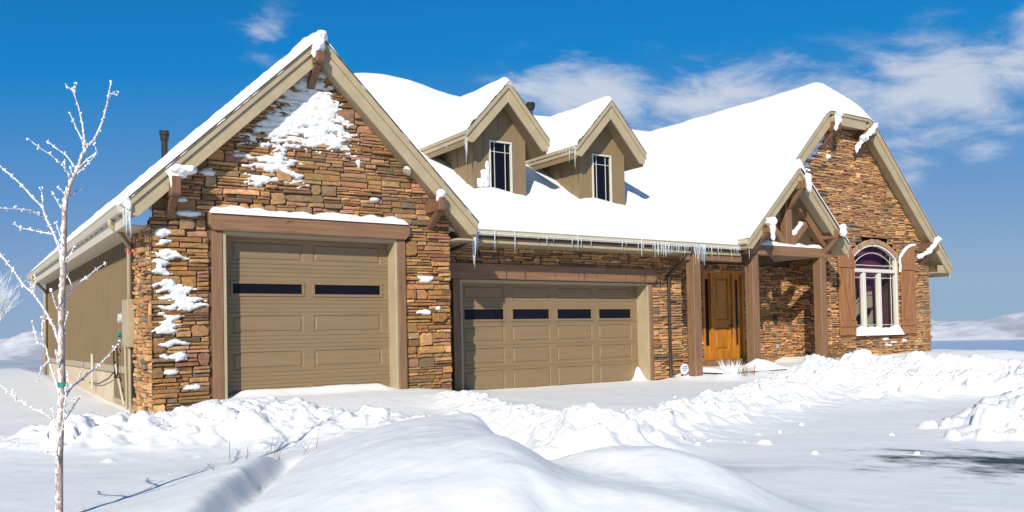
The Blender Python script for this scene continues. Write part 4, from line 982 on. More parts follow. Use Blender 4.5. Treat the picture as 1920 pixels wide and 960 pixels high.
# ------------------------------------------------------------------ young tree (metres)
TRUNK= [(0.703, 6.8, 0.107), (0.703, 6.8, 0.201), (0.706, 6.8, 0.6), (0.717, 6.8, 0.859), (0.729, 6.8, 1.037), (0.726, 6.8, 1.215), (0.724, 6.8, 1.322), (0.726, 6.8, 1.633), (0.737, 6.8, 1.855), (0.744, 6.8, 2.046), (0.75, 6.8, 2.327), (0.761, 6.8, 2.431), (0.793, 6.8, 2.557), (0.828, 6.8, 2.633), (0.879, 6.8, 2.778), (0.906, 6.8, 2.832)]
BRANCH= [[(0.906, 6.8, 2.832), (0.948, 6.775, 2.883), (0.994, 6.724, 3.016), (1.018, 6.682, 3.125), (1.035, 6.627, 3.271)], [(1.036, 6.682, 3.201), (1.083, 6.685, 3.217)], [(0.877, 6.8, 2.786), (0.883, 6.789, 2.847), (0.866, 6.764, 2.986), (0.834, 6.74, 3.112), (0.802, 6.722, 3.199), (0.762, 6.713, 3.223)], [(0.808, 6.722, 3.194), (0.818, 6.729, 3.243)], [(0.881, 6.8, 2.806), (0.866, 6.813, 2.883), (0.833, 6.828, 2.962), (0.791, 6.847, 3.069)], [(0.838, 6.8, 2.658), (0.891, 6.746, 2.719), (0.947, 6.697, 2.766), (0.931, 6.656, 2.826)], [(0.828, 6.8, 2.618), (0.873, 6.754, 2.657), (0.929, 6.682, 2.734)], [(0.831, 6.8, 2.642), (0.81, 6.824, 2.69), (0.765, 6.864, 2.763), (0.7, 6.908, 2.82), (0.663, 6.934, 2.861)], [(0.789, 6.8, 2.549), (0.775, 6.776, 2.617), (0.743, 6.756, 2.661), (0.651, 6.714, 2.728), (0.582, 6.684, 2.764), (0.513, 6.652, 2.81)], [(0.754, 6.756, 2.635), (0.742, 6.734, 2.691)], [(0.8, 6.8, 2.573), (0.799, 6.856, 2.668)], [(0.761, 6.8, 2.427), (0.746, 6.798, 2.468), (0.717, 6.796, 2.509)], [(0.761, 6.8, 2.423), (0.81, 6.831, 2.478), (0.865, 6.863, 2.531)], [(0.75, 6.8, 2.334), (0.73, 6.799, 2.371), (0.676, 6.795, 2.462)], [(0.741, 6.8, 1.962), (0.711, 6.827, 2.105), (0.685, 6.843, 2.182), (0.638, 6.867, 2.297), (0.62, 6.882, 2.375), (0.558, 6.9, 2.44), (0.494, 6.922, 2.528), (0.437, 6.94, 2.587), (0.344, 6.967, 2.679)], [(0.638, 6.867, 2.297), (0.541, 6.811, 2.334), (0.443, 6.759, 2.335), (0.33, 6.696, 2.325)], [(0.617, 6.882, 2.379), (0.621, 6.892, 2.438), (0.613, 6.903, 2.501)], [(0.683, 6.843, 2.182), (0.66, 6.856, 2.179), (0.549, 6.924, 2.213), (0.486, 6.963, 2.225), (0.453, 6.987, 2.255)], [(0.742, 6.8, 2.027), (0.729, 6.804, 2.147), (0.696, 6.807, 2.257)], [(0.723, 6.8, 1.303), (0.714, 6.829, 1.39), (0.688, 6.867, 1.502), (0.634, 6.915, 1.638), (0.565, 6.962, 1.758), (0.505, 6.993, 1.821), (0.44, 7.037, 1.934), (0.354, 7.092, 2.07)], [(0.566, 6.962, 1.758), (0.542, 6.983, 1.844)], [(0.57, 6.962, 1.754), (0.573, 6.895, 1.865)], [(0.725, 6.8, 1.561), (0.737, 6.814, 1.6), (0.765, 6.847, 1.693), (0.807, 6.888, 1.807), (0.776, 6.918, 1.888), (0.755, 6.933, 1.922)], [(0.808, 6.888, 1.807), (0.905, 6.903, 1.878), (0.971, 6.914, 1.938), (1.035, 6.924, 1.988)], [(0.744, 6.8, 1.943), (0.757, 6.787, 1.99), (0.786, 6.769, 2.045), (0.808, 6.755, 2.091)], [(0.723, 6.814, 1.6), (0.689, 6.772, 1.655), (0.672, 6.741, 1.699), (0.656, 6.697, 1.764)], [(0.712, 6.8, 1.011), (0.67, 6.908, 1.219), (0.644, 6.983, 1.369), (0.593, 7.02, 1.413), (0.573, 7.06, 1.491), (0.566, 7.09, 1.554)], [(0.637, 6.983, 1.381), (0.62, 6.98, 1.47), (0.624, 6.976, 1.574)], [(0.657, 6.908, 1.277), (0.611, 6.931, 1.221), (0.586, 6.957, 1.137)], [(0.711, 6.8, 0.898), (0.741, 6.851, 0.988), (0.799, 6.906, 1.076), (0.883, 6.959, 1.13), (0.994, 7.032, 1.223), (1.078, 7.088, 1.3), (1.157, 7.145, 1.39)], [(0.851, 6.959, 1.108), (0.888, 6.995, 1.228)], [(0.71, 6.8, 0.803), (0.748, 6.834, 0.843), (0.809, 6.898, 0.931), (0.859, 6.947, 0.999)], [(0.714, 6.8, 0.909), (0.744, 6.791, 0.957), (0.801, 6.781, 0.992), (0.838, 6.774, 1.009)], [(0.71, 6.8, 0.833), (0.654, 6.832, 0.873), (0.554, 6.887, 0.94), (0.455, 6.943, 1.01), (0.398, 6.98, 1.069), (0.343, 7.016, 1.127)], [(0.455, 6.943, 1.011), (0.433, 6.939, 1.058)], [(0.702, 6.8, 0.57), (0.681, 6.824, 0.6), (0.633, 6.863, 0.63), (0.507, 6.955, 0.655), (0.419, 7.02, 0.687), (0.345, 7.087, 0.756)], [(0.703, 6.8, 0.653), (0.69, 6.896, 0.832), (0.678, 6.94, 0.914)], [(0.702, 6.8, 0.502), (0.681, 6.717, 0.663), (0.712, 6.63, 0.817), (0.717, 6.516, 1.025), (0.724, 6.422, 1.191)], [(0.719, 6.8, 1.181), (0.696, 6.761, 1.259), (0.679, 6.723, 1.335)], [(0.731, 6.829, 1.409), (0.743, 6.785, 1.523), (0.758, 6.755, 1.598)]]
# ------------------------------------------------------------------ ground
BANK_A = [(1.25, 12.3, .18), (1.75, 11.9, .24), (2.3, 11.4, .26), (2.9, 11.2, .30), (3.5, 11.1, .24), (3.9, 10.4, .20), (4.5, 9.8, .20), (5.0, 9.6, .14)]
BANK_B = [(7.0, 12.1, .10), (6.75, 10.9, .18), (6.2, 9.1, .22), (5.75, 7.6, .22), (5.55, 6.9, .18)]
BANK_C = [(5.6, 6.75, .18), (6.6, 7.35, .20), (7.6, 7.8, .20), (8.8, 8.2, .19), (10.3, 8.8, .18), (12.2, 9.6, .22), (13.4, 10.0, .34), (14.5, 10.3, .46), (16.2, 10.3, .42), (17.6, 9.2, .36), (17.8, 7.4, .30)]
BANK_E = [(12.4, 8.2, .08), (13.6, 8.7, .20), (14.8, 8.5, .28), (15.8, 7.6, .24)]
BANK_D = [(10.2, 4.9, .20), (11.2, 5.2, .30), (12.6, 5.4, .34), (15.0, 5.2, .4)]
M_RIDGE1 = [(4.45, 7.55, .56), (4.0, 6.8, .66), (3.55, 5.95, .56), (3.05, 5.0, .40), (2.6, 4.1, .28)]
def bank(x, y, pl, w0, w1=None):
    d, t = seg_dist(x, y, pl); h = np.interp(t * (len(pl) - 1), range(len(pl)), [p[2] for p in pl]); w = w0 if w1 is None else w0 + (w1 - w0) * t
    return h, d, w
def ground_h(x, y):
    x = np.asarray(x, float); y = np.asarray(y, float)
    z = .15 + 0 * x
    left = sstep(3.4, 2.2, x)
    z = z + left * .40 * sstep(13.0, 27, y)
    apron = sstep(2.6, 3.6, x) * sstep(8.6, 7.2, x)
    z = z + apron * (.28 * sstep(9.5, 13.5, y)) + .11 * sstep(13.75, 14.2, y) * sstep(3.75, 4.3, x) * sstep(7.0, 6.6, x)
    z = z + .06 * sstep(8.2, 9.0, y) * sstep(7.5, 9, x)
    z = z + .07 * np.exp(-((x - 8.0) / .35) ** 2 - ((y - 13.85) / .5) ** 2) + .05 * np.exp(-((x - 8.9) / .35) ** 2 - ((y - 15.2) / .6) ** 2)
    z = z + .34 * np.exp(-((x - 13.93) / .09) ** 2 - ((y - 15.2) / .18) ** 2) * sstep(16, 15.15, y)
    z = z + .14 * sstep(12.6, 13.6, y) * sstep(14.3, 15.2, x) * (1 + .5 * fbm(x * 1.5, y * 1.5, 2, 61))
    z = z + .20 * sstep(12.5, 14.6, y) * sstep(19.8, 20.8, x)
    # broad foreground drift and mounds
    z = z + .22 * np.exp(-(((x - 2.8) / 1.45) ** 2 + ((y - 4.4) / 2.2) ** 2) ** 1.4)
    h, d, w = bank(x, y, M_RIDGE1, .95, .8); q, t, sd = seg_dist(x, y, M_RIDGE1, True)
    ww = .42 + .88 * sstep(-.75, .75, sd); z = z + .70 * h * np.exp(-(d / ww) ** 2.6)
    z = z + .05 * np.exp(-((x - 4.25) / .18) ** 2 - ((y - 7.0) / .5) ** 2)
    z = z + .13 * np.where(x > 3.15, np.exp(-((x - 3.15) / .36) ** 2), np.exp(-((x - 3.15) / .9) ** 2)) * np.exp(-((y - 4.3) / .8) ** 2)
    z = z + .33 * np.exp(-(((x - 4.2) / .60) ** 2 + ((y - 4.45) / .95) ** 2) ** 1.4) + .14 * np.exp(-((x - 3.5) / .5) ** 2 - ((y - 3.3) / .6) ** 2)
    z = z - .16 * np.exp(-((x - 5.2) / .36) ** 2 - ((y - 7.6) / .8) ** 2) - .10 * np.exp(-((x - 4.9) / .35) ** 2 - ((y - 6.3) / .5) ** 2)
    near = np.exp(-(((x - 3.2) / 2.4) ** 2 + ((y - 5.3) / 3.0) ** 2) ** 2)
    z = z + near * (.035 * (.25 - np.abs(perlin(x * 1.3 + y * .35, y * .9 - x * .2, 107))) + .018 * (.25 - np.abs(perlin(x * 2.6 - y * .8, y * 1.9, 109))) * sstep(-.2, .3, perlin(x * .8, y * .8, 111)) + .016 * fbm(x * 1.6 - y * .5, y * 1.1, 3, 101) + .009 * fbm(x * 4.0, y * 3.2, 3, 103) + .005 * fbm(x * 12, y * 12, 3, 105))
    # wind-scooped lip left of the mound
    q, t, sd = seg_dist(x, y, [(.95, 4.9), (1.35, 5.75), (1.75, 6.5), (2.2, 7.35), (2.6, 8.0), (2.85, 8.5)], True)
    s = q * sd; al = np.exp(-((t - .48) / .36) ** 6)
    z = z + al * (.13 * np.where(s < 0, np.exp(-(s / .5) ** 2), 1 - sstep(0, .16, s)) - .13 * np.exp(-((s - .20) / .12) ** 2))
    # ploughed banks, lumpy
    lump = (1 - np.abs(fbm(x * 1.9, y * 1.9, 3, 81)) * 2.0); lump2 = (1 - 2.2 * np.abs(perlin(x * 4.6, y * 4.6, 85))); lump3 = fbm(x * 10, y * 10, 2, 88)
    msk = 0 * x
    for pl, w, wb in ((BANK_A, .55, .95), (BANK_B, .50, .6), (BANK_C, .62, 1.05), (BANK_E, .8, .9), (BANK_D, .5, .9)):
        h, d, w_ = bank(x, y, pl, w, wb)
        if pl is BANK_A: w_ = np.where(y < 11.6, 1.15, .55)
        k = np.exp(-(d / w_) ** 2); z = np.maximum(z, z + h * k * (.72 + (.46 if pl is BANK_C else .34) * lump)); msk = np.maximum(msk, k * np.minimum(1, h / .3))
    msk = sstep(.12, .55, msk)
    z = z + msk * (.10 * (1 - 2.4 * np.abs(perlin(x * 1.9, y * 1.9, 84))) + .045 * lump2 + .012 * (1 - 2.2 * np.abs(perlin(x * 8.3, y * 8.3, 87))) + .012 * lump3 - .045)
    # fine undulation
    z = z + .018 * fbm(x * .8, y * .8, 3, 95) + .004 * fbm(x * 5 + 3 * y, y * 2.0, 3, 97) * (x < 18)
    # beyond the house and to the sides the hillside falls away
    r = np.maximum(np.maximum(y - 34, x - 27.5), np.maximum(-y - 25, -x - 28)); r = np.maximum(r, 0)
    fall = np.where(r < 40, .010 * r * r, 16 + .40 * (r - 40)); fall = 150 * np.tanh(fall / 150)
    z = z - fall + sstep(40, 300, r) * (6 * fbm(x / 170, y / 170, 4, 99)) * sstep(2500, 600, r)
    return z
def axis(lo, hi, fine_lo, fine_hi, step, far):
    a = list(np.arange(fine_lo, fine_hi + 1e-6, step)); s = step; p = fine_hi
    while p < far: s = min(s * 1.16, 1500); p += s; a.append(p)
    s = step; p = fine_lo
    while p > -far: s = min(s * 1.16, 1500); p -= s; a.insert(0, p)
    return np.array(a)
xs = axis(0, 0, -.5, 18.5, .035, 26000); ys = axis(0, 0, 2.6, 15.0, .035, 26000)
X, Y = np.meshgrid(xs, ys, indexing='ij'); Z = ground_h(X, Y)
# heaped lumps: soft boulders of snow that grow out of the banks
R_ = random.Random(77)
def heap(pl, n, spread, rmin, rmax, cut=lambda x, y: False):
    for i in range(n):
        k = R_.random() * (len(pl) - 1); j = int(k); f = k - j
        x = pl[j][0] + (pl[j + 1][0] - pl[j][0]) * f + R_.gauss(0, spread); y = pl[j][1] + (pl[j + 1][1] - pl[j][1]) * f + R_.gauss(0, spread)
        if (y > 13.3 and x < 8.2) or cut(x, y): continue
        r = rmin + (rmax - rmin) * R_.random() ** 1.8; lump_at(x, y, r, i)
def lump_at(x, y, r, i, hk=1.0):
    i0, i1 = np.searchsorted(xs, [x - 1.8 * r, x + 1.8 * r]); j0, j1 = np.searchsorted(ys, [y - 1.8 * r, y + 1.8 * r])
    if i1 - i0 < 3 or j1 - j0 < 3: return
    xx, yy = X[i0:i1, j0:j1], Y[i0:i1, j0:j1]; a_ = R_.uniform(0, 3.1); e = R_.uniform(.7, 1.0)
    u = ((xx - x) * math.cos(a_) + (yy - y) * math.sin(a_)) / r; v = (-(xx - x) * math.sin(a_) + (yy - y) * math.cos(a_)) / (r * e)
    q = np.hypot(u, v) * (1 + .55 * perlin(xx * 1.3 / r + i, yy * 1.3 / r, 3) + .30 * perlin(xx * 3.1 / r, yy * 3.1 / r + i, 4))
    top = r * hk * R_.uniform(.45, .85) * np.clip(1 - q ** 2.2, 0, 1) ** .7 * (1 + .4 * u * R_.uniform(-1, 1)); zc = float(ground_h(x, y)) - .02
    cand = zc + top + .30 * r * fbm(xx * 2.4 / r, yy * 2.4 / r, 2, 6)
    Z[i0:i1, j0:j1] = np.where(q < 1, np.maximum(Z[i0:i1, j0:j1], cand), Z[i0:i1, j0:j1])
heap(BANK_A, 150, .45, .05, .17); heap(BANK_A, 60, .8, .04, .10); heap(BANK_B, 40, .25, .05, .13); heap(BANK_C, 190, .34, .05, .17); heap(BANK_C, 60, .75, .05, .12); heap(BANK_D, 50, .4, .07, .24); heap(BANK_C[6:], 60, .4, .12, .30); heap(BANK_E[1:], 60, .45, .08, .30)
for x, y, r in ((1.72, 12.9, .20), (1.30, 11.2, .27), (1.12, 10.9, .2), (2.9, 10.6, .2), (3.12, 10.2, .27), (3.25, 10.9, .2), (3.0, 9.4, .10), (9.6, 4.55, .16), (9.2, 5.0, .12), (9.9, 4.9, .22), (10.6, 4.7, .3)): lump_at(x, y, r, int(x * 9), 1.25)
# steep faces crumble
gx = np.gradient(Z, axis=0) / np.gradient(X, axis=0); gy = np.gradient(Z, axis=1) / np.gradient(Y, axis=1); st = sstep(.55, 1.0, np.hypot(gx, gy)) * (X > -.4) * (X < 18.4) * (Y > 2.7) * (Y < 14.9)
Z = Z + st * np.where(Y < 9, .08, 1) * (.030 * fbm(X * 7, Y * 7, 3, 131) + .012 * fbm(X * 16, Y * 16, 2, 133))
# ground material: snow with bare wet asphalt showing through at the street, brushy plain in the valley
m = NT('ground_snow'); v = m.coord()
n1 = m.noise(v, 1.1, 5); n2 = m.noise(v, 18, 5, .6); n3 = m.noise(v, 150, 2, .6)
col = m.ramp(n1, [(.3, (.765, .772, .785)), (.7, (.805, .807, .81))])
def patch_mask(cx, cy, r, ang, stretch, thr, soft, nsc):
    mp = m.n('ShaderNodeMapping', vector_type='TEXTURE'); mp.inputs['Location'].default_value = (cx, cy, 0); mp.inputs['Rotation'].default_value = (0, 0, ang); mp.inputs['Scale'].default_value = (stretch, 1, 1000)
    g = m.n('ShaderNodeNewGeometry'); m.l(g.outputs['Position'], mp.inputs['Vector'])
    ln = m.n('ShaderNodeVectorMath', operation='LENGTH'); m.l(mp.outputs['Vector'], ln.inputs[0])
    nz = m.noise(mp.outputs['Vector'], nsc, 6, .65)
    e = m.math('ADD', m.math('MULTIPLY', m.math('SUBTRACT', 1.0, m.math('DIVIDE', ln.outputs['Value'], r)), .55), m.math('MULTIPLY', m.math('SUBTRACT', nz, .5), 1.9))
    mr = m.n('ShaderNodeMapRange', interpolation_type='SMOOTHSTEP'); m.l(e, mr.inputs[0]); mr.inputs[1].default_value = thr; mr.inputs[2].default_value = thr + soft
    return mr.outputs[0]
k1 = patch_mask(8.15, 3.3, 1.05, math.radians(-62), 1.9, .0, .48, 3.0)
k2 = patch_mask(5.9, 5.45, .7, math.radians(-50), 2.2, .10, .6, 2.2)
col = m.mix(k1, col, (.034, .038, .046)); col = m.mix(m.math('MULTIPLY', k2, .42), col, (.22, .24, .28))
g = m.n('ShaderNodeNewGeometry'); sx = m.n('ShaderNodeSeparateXYZ'); m.l(g.outputs['Position'], sx.inputs[0])
far = m.n('ShaderNodeMapRange'); m.l(sx.outputs['Z'], far.inputs[0]); far.inputs[1].default_value = -4; far.inputs[2].default_value = -40
fn = m.noise(m.coord((.004, .010, .01)), 1.0, 9, .68)
fcol = m.ramp(fn, [(.36, (.22, .23, .26)), (.5, (.52, .53, .56)), (.64, (.80, .81, .84))])
col = m.mix(far.outputs[0], col, fcol); m.base(col)
m.l(m.math('SUBTRACT', .62, m.math('MULTIPLY', k1, .10)), m.b.inputs['Roughness']); m.b.inputs['Specular IOR Level'].default_value = .25
m.bump(m.math('ADD', m.math('MULTIPLY', n2, 1.0), m.math('MULTIPLY', n3, .22)), .30, .014)
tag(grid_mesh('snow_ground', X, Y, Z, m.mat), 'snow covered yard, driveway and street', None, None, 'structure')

# loose clods along the ploughed banks
b = MB(); R_ = random.Random(12)
def clods(pl, n, spread, rmin, rmax, s0=0):
    for i in range(n):
        k = R_.random() * (len(pl) - 1); j = int(k); f = k - j
        x = pl[j][0] + (pl[j + 1][0] - pl[j][0]) * f + R_.gauss(0, spread); y = pl[j][1] + (pl[j + 1][1] - pl[j][1]) * f + R_.gauss(0, spread)
        if y > 13.4 and x < 8.2: continue
        r = rmin + (rmax - rmin) * R_.random() ** 2.6; z = float(ground_h(x, y))
        b.blob((x, y, z + r * .05), (r * R_.uniform(.8, 1.4), r * R_.uniform(.8, 1.4), r * R_.uniform(.6, .95)), i + s0, .75, 2, 0, 2.2)
clods(BANK_A, 90, .5, .012, .045, 0); clods(BANK_A, 40, .8, .01, .03, 700); clods(BANK_B, 20, .25, .012, .03, 1000); clods(BANK_C, 90, .4, .015, .05, 2000); clods(BANK_C, 50, .8, .012, .04, 2600); clods(BANK_D, 50, .5, .015, .05, 3000)
for x, y, r in ((6.6, 6.3, .03), (7.2, 5.3, .035), (9.1, 6.9, .04), (9.0, 5.6, .03), (8.3, 6.6, .03), (7.8, 4.6, .03)):
    b.blob((x, y, float(ground_h(x, y)) + r * .2), (r * 1.3, r, r * .8), int(x * 50), .6, 2, 0, 2.0)
tag(b.build('snow_clods', M['lumps'], None, smooth=True), 'broken chunks of ploughed snow along the banks', 'snow chunks', None, 'stuff')

# snow on the porch deck
X, Y = np.meshgrid(lines(15.10, 20.16, .06), lines(13.60, 16.2, .06), indexing='ij')
t = .045 + .03 * fbm(X * 1.2, Y * 1.2, 3, 33) + .24 * np.maximum(0, 1 - np.hypot((X - 16.75) / .75, (Y - 13.95) / .45)) ** 1.3 + .12 * np.exp(-((X - 19.5) / .45) ** 2 - ((Y - 13.9) / .3) ** 2) + .07 * np.exp(-((X - 17.15) / .3) ** 2 - ((Y - 13.85) / .3) ** 2) + .05 * np.exp(-((X - 15.3) / .5) ** 2)
t = t * np.where(Y > 15.2, .3, 1)
Zd = .386 + t * edge_profile(np.minimum.reduce([X - 15.10, 20.16 - X, Y - 13.60]), .10) - .004
tag(grid_mesh('deck_snow', X, Y, Zd, M['snow']), 'snow drifted over the porch deck against the posts', 'snow', None, 'stuff')

# ------------------------------------------------------------------ small things in the yard
T = empty('young_tree', (.703, 6.8, .05)); tag(T, 'bare young tree coated in white frost at the left, tied with a green band', 'tree')
b = MB(); n = len(TRUNK)
tr = [.0265 - .006 * min(1, i / 8) - (.013 * max(0, i - 8) / (n - 9)) for i in range(n)]
b.tube(TRUNK, tr, 12); b.build('trunk', M['bark'], T, smooth=True)
b = MB(); fb = MB(); R_ = random.Random(8)
for br in BRANCH:
    L = sum((Vector(br[i + 1]) - Vector(br[i])).length for i in range(len(br) - 1))
    r0 = min(.0125, .0045 + .0065 * L)
    # resample with a slight wobble
    pts = []; 
    for i in range(len(br) - 1):
        a, c = Vector(br[i]), Vector(br[i + 1]); k = max(1, int((c - a).length / .05))
        for q in range(k): pts.append(a.lerp(c, q / k) + (Vector((R_.uniform(-1, 1), R_.uniform(-1, 1), R_.uniform(-1, 1))) * .003 if pts else Vector()))
    pts.append(Vector(br[-1])); m_ = len(pts)
    if m_ < 3: pts.insert(1, pts[0].lerp(pts[-1], .5)); m_ = len(pts)
    b.tube(pts, [r0 * (1 - .55 * i / (m_ - 1)) for i in range(m_)], 7)
    for i in range(m_):
        for q in range(5):
            if R_.random() < .72:
                p = pts[i] + Vector((R_.uniform(-1, 1) * .009, R_.uniform(-1, 1) * .011, R_.uniform(-1.6, 1.8) * .010)); rr = R_.uniform(.0025, .0058) * (1.0 + .5 * (i / m_))
                if R_.random() < .05: rr *= 1.9
                fb.blob(p, (rr, rr, rr * 1.2), R_.randint(0, 900), .5, 1, 0, 1.9)
for i in range(50):
    k = R_.uniform(1.2, n - 1.01); j = int(k); p = Vector(TRUNK[j]).lerp(Vector(TRUNK[j + 1]), k - j); r = tr[j] * .95
    a = R_.uniform(2.2, 4.6); fb.blob(p + Vector((math.cos(a) * r, math.sin(a) * r, 0)), (.007, .007, R_.uniform(.01, .03)), i, .5, 1)
b.build('branches', M['frosttwig'], T, smooth=True)
fo = fb.build('frost', M['frost'], T, smooth=True); fo['kind'] = 'stuff'
b = MB(); b.tube([(.730, 6.8, 1.082), (.730, 6.8, 1.118)], .033, 12); b.build('tree_tie', M['green'], T)

def fork(b, fb, p, d, L, r, lvl, R, spread=.5, frost=.02):
    n = 4; pts = [p]; dd = d
    for i in range(n):
        dd = (dd + Vector((R.uniform(-1, 1), R.uniform(-1, 1), R.uniform(-.2, .6))) * .13).normalized(); pts.append(pts[-1] + dd * L / n)
    b.tube(pts, [r * (1 - .5 * i / n) for i in range(n + 1)], 5)
    if lvl == 0: return
    for i in range(R.randint(3, 5)):
        k = R.uniform(.35, 1); j = min(n - 1, int(k * n)); q = pts[j].lerp(pts[j + 1], k * n - j)
        e = (dd + Vector((R.uniform(-1, 1), R.uniform(-1, 1), R.uniform(0, .7))) * spread).normalized(); fork(b, fb, q, e, L * R.uniform(.5, .75), r * .55, lvl - 1, R, spread, frost)
def far_tree(x, y, h, seed, label):
    E = empty('frosted_tree', (x, y, float(ground_h(x, y)))); tag(E, label, 'tree'); R = random.Random(seed); z = float(ground_h(x, y)) - .1
    t = MB(); top = Vector((x + .05, y, z + h * .35)); t.tube([(x, y, z), (x + .02, y, z + h * .2), tuple(top)], [.05, .042, .035], 7); t.build('trunk', M['bark'], E, smooth=True)
    b = MB()
    for i in range(11): fork(b, None, Vector((x + .03, y, z + h * R.uniform(.22, .36))), Vector((R.uniform(-.55, .55), R.uniform(-.55, .55), 1)).normalized(), h * R.uniform(.28, .45), .022, 3, R, .42)
    b.build('crown', M['frost'], E)
far_tree(1.35, 33.0, 3.1, 4, 'small frosted tree far behind at the left edge')

# dry stalks poking out of the snow
R_ = random.Random(21)
def stalk(x, y, h, lean, label, grp, branches=0):
    z = float(ground_h(x, y)) - .03; b = MB(); p = [Vector((x, y, z))]
    for i in range(4): p.append(p[-1] + Vector((lean[0] * h / 4 + R_.uniform(-1, 1) * .012, lean[1] * h / 4, h / 4)))
    b.tube(p, [.0035, .003, .0028, .0024, .0015], 5)
    for k in range(branches):
        q = p[R_.randint(1, 3)]; b.tube([q, q + Vector((R_.uniform(-.07, .07), R_.uniform(-.05, .05), R_.uniform(.03, .09)))], [.002, .001], 4)
    tag(b.build('dry_stalk', M['twig'], None), label, 'dry stalk', grp)
for x, y, h, l, br in ((2.45, 8.75, .30, (-.05, 0), 1), (2.55, 8.55, .16, (.1, 0), 3), (2.78, 8.45, .26, (.32, .1), 1), (2.74, 8.1, .14, (.15, 0), 2), (2.95, 8.1, .16, (.5, .1), 2), (3.2, 8.35, .22, (.2, 0), 0), (2.02, 7.75, .10, (-.45, .1), 2), (2.9, 8.9, .2, (.15, 0), 1)):
    stalk(x, y, h, l, 'thin dry weed stalk poking out of the snow between the bank and the mound', 'dry stalks by the mound', br)
stalk(.76, 5.9, .22, (-.1, 0), 'dark seed stalk at the foot of the young tree', 'stalk by the tree', 5)
for x, y, h in ((5.3, 8.15, .10), (4.75, 10.3, .16), (4.95, 10.35, .12)): stalk(x, y, h, (.1, 0), 'short dry stem on the snow bank crest', 'stems on the bank crest', 2)
# dry grass clump at the porch step, brown bush at the far post
def clump(name, x, y, n, h, r, mat, label, cat):
    z = float(ground_h(x, y)) - .05; b = MB()
    for i in range(n):
        a = R_.uniform(0, 2 * PI); q = R_.random() ** .5 * r; hh = h * R_.uniform(.5, 1); e = R_.uniform(.1, .5)
        p0 = Vector((x + math.cos(a) * q, y + math.sin(a) * q, z)); p1 = p0 + Vector((math.cos(a) * e * hh * .4, math.sin(a) * e * hh * .4, hh * .6)); p2 = p1 + Vector((math.cos(a) * e * hh * .5, math.sin(a) * e * hh * .5, hh * .4))
        b.tube([p0, p1, p2], [.005, .004, .002], 4)
    return tag(b.build(name, mat, None), label, cat)
clump('dry_grass', 15.25, 13.45, 60, .42, .22, M['frost'], 'frosted dry grass clump in front of the first porch post', 'dry grass')
clump('dry_grass', 15.75, 13.45, 50, .34, .25, M['twig'], 'brown dry grass clump before the front door step', 'dry grass')
B = empty('bush', (20.55, 14.35, .3)); tag(B, 'rusty brown bush between the last porch post and the arched window', 'bush')
b = MB()
for i in range(1100):
    a = R_.uniform(0, 2 * PI); ct = R_.uniform(-.2, 1); rr = R_.uniform(.6, 1) ** .5; s = math.sqrt(max(0, 1 - ct * ct))
    p = Vector((20.55 + .42 * rr * s * math.cos(a), 14.35 + .34 * rr * s * math.sin(a), (.62 + .34 * rr * ct))); t1 = Vector((R_.uniform(-1, 1), R_.uniform(-1, 1), R_.uniform(-1, 1))).normalized(); t2 = t1.orthogonal().normalized(); k = R_.uniform(.014, .03)
    b.add([p - t1 * k, p + t2 * k * .5, p + t1 * k, p - t2 * k * .5], [(0, 1, 2, 3)])
b.build('foliage', M['leaf'], B)
b = MB()
for i in range(14): b.tube([(20.55 + R_.uniform(-.08, .08), 14.35, .15), (20.55 + R_.uniform(-.35, .35), 14.35 + R_.uniform(-.25, .25), .75)], [.008, .003], 5)
b.build('stems', M['twig'], B)
cap('small snow lump on the brown bush by the porch', [(20.75, 14.15, .62), (20.4, 14.1, .50)], [(.10, .10, .07), (.12, .1, .06)], 31)
# yard sign: eight-sided white panel on a stake
SG = empty('yard_sign', (14.72, 14.45, .2)); tag(SG, 'small white eight sided yard sign with blue print beside the dark downspout', 'sign')
b = MB(); c = (14.74, .47); pts = [(c[0] + .135 * math.cos(PI / 8 + k * PI / 4), c[1] + .135 * math.sin(PI / 8 + k * PI / 4)) for k in range(8)]
b.prism_y(pts, 14.44, 14.452); b.build('sign_panel', M['sign'], SG)
b = MB()
for x0, x1, z in ((-.075, .075, .515), (-.085, .02, .475), (.035, .085, .475), (-.06, .06, .43)): b.box(c[0] + x0, c[0] + x1, 14.4365, 14.4385, z, z + .022)
b.build('sign_print', M['blue'], SG)
b = MB(); b.box(c[0] - .012, c[0] + .012, 14.454, 14.47, .1, .45); b.build('stake', M['pipe'], SG)

# ------------------------------------------------------------------ far country
def ridge(name, label, az0, az1, dist, depth, base, peak, seed, mat, n=260, m_=34):
    az = np.radians(np.linspace(az0, az1, n)); q = np.linspace(0, 1, m_)
    A, Q = np.meshgrid(az, q, indexing='ij'); D = dist + depth * Q
    prof = np.sin(np.clip(Q * 1.5, 0, 1) * PI / 2) * (1 - .5 * np.clip((Q - .67) / .33, 0, 1))
    X, Y = D * np.sin(A), D * np.cos(A)
    hh = peak * (.62 + .55 * fbm(np.degrees(A) * .16, Q * 0 + 1.3, 5, seed)) * prof * (1 + .50 * fbm(X / 800, Y / 800, 6, seed + 3, .6))
    return tag(grid_mesh(name, X, Y, base + hh, mat), label, None, None, 'structure')
m = NT('snowy_mountain'); fn = m.noise(m.coord((.0016, .0016, .004)), 1.0, 10, .68)
m.base(m.ramp(fn, [(.42, (.42, .40, .43)), (.50, (.66, .63, .64)), (.60, (.82, .79, .78))])); m.set(Roughness=.9)
ridge('mountains', 'snowy mountain range across the valley', -30, 110, 9000, 2600, -152, 330, 7, m.mat)
m = NT('lake_water'); m.base((.34, .44, .62)); m.set(Roughness=.25); m.bump(m.noise(m.coord((.01, .004, .01)), 1, 4), .2, .5)
az = np.radians(np.linspace(40, 100, 40)); D = np.linspace(4300, 8900, 12); A, D_ = np.meshgrid(az, D, indexing='ij')
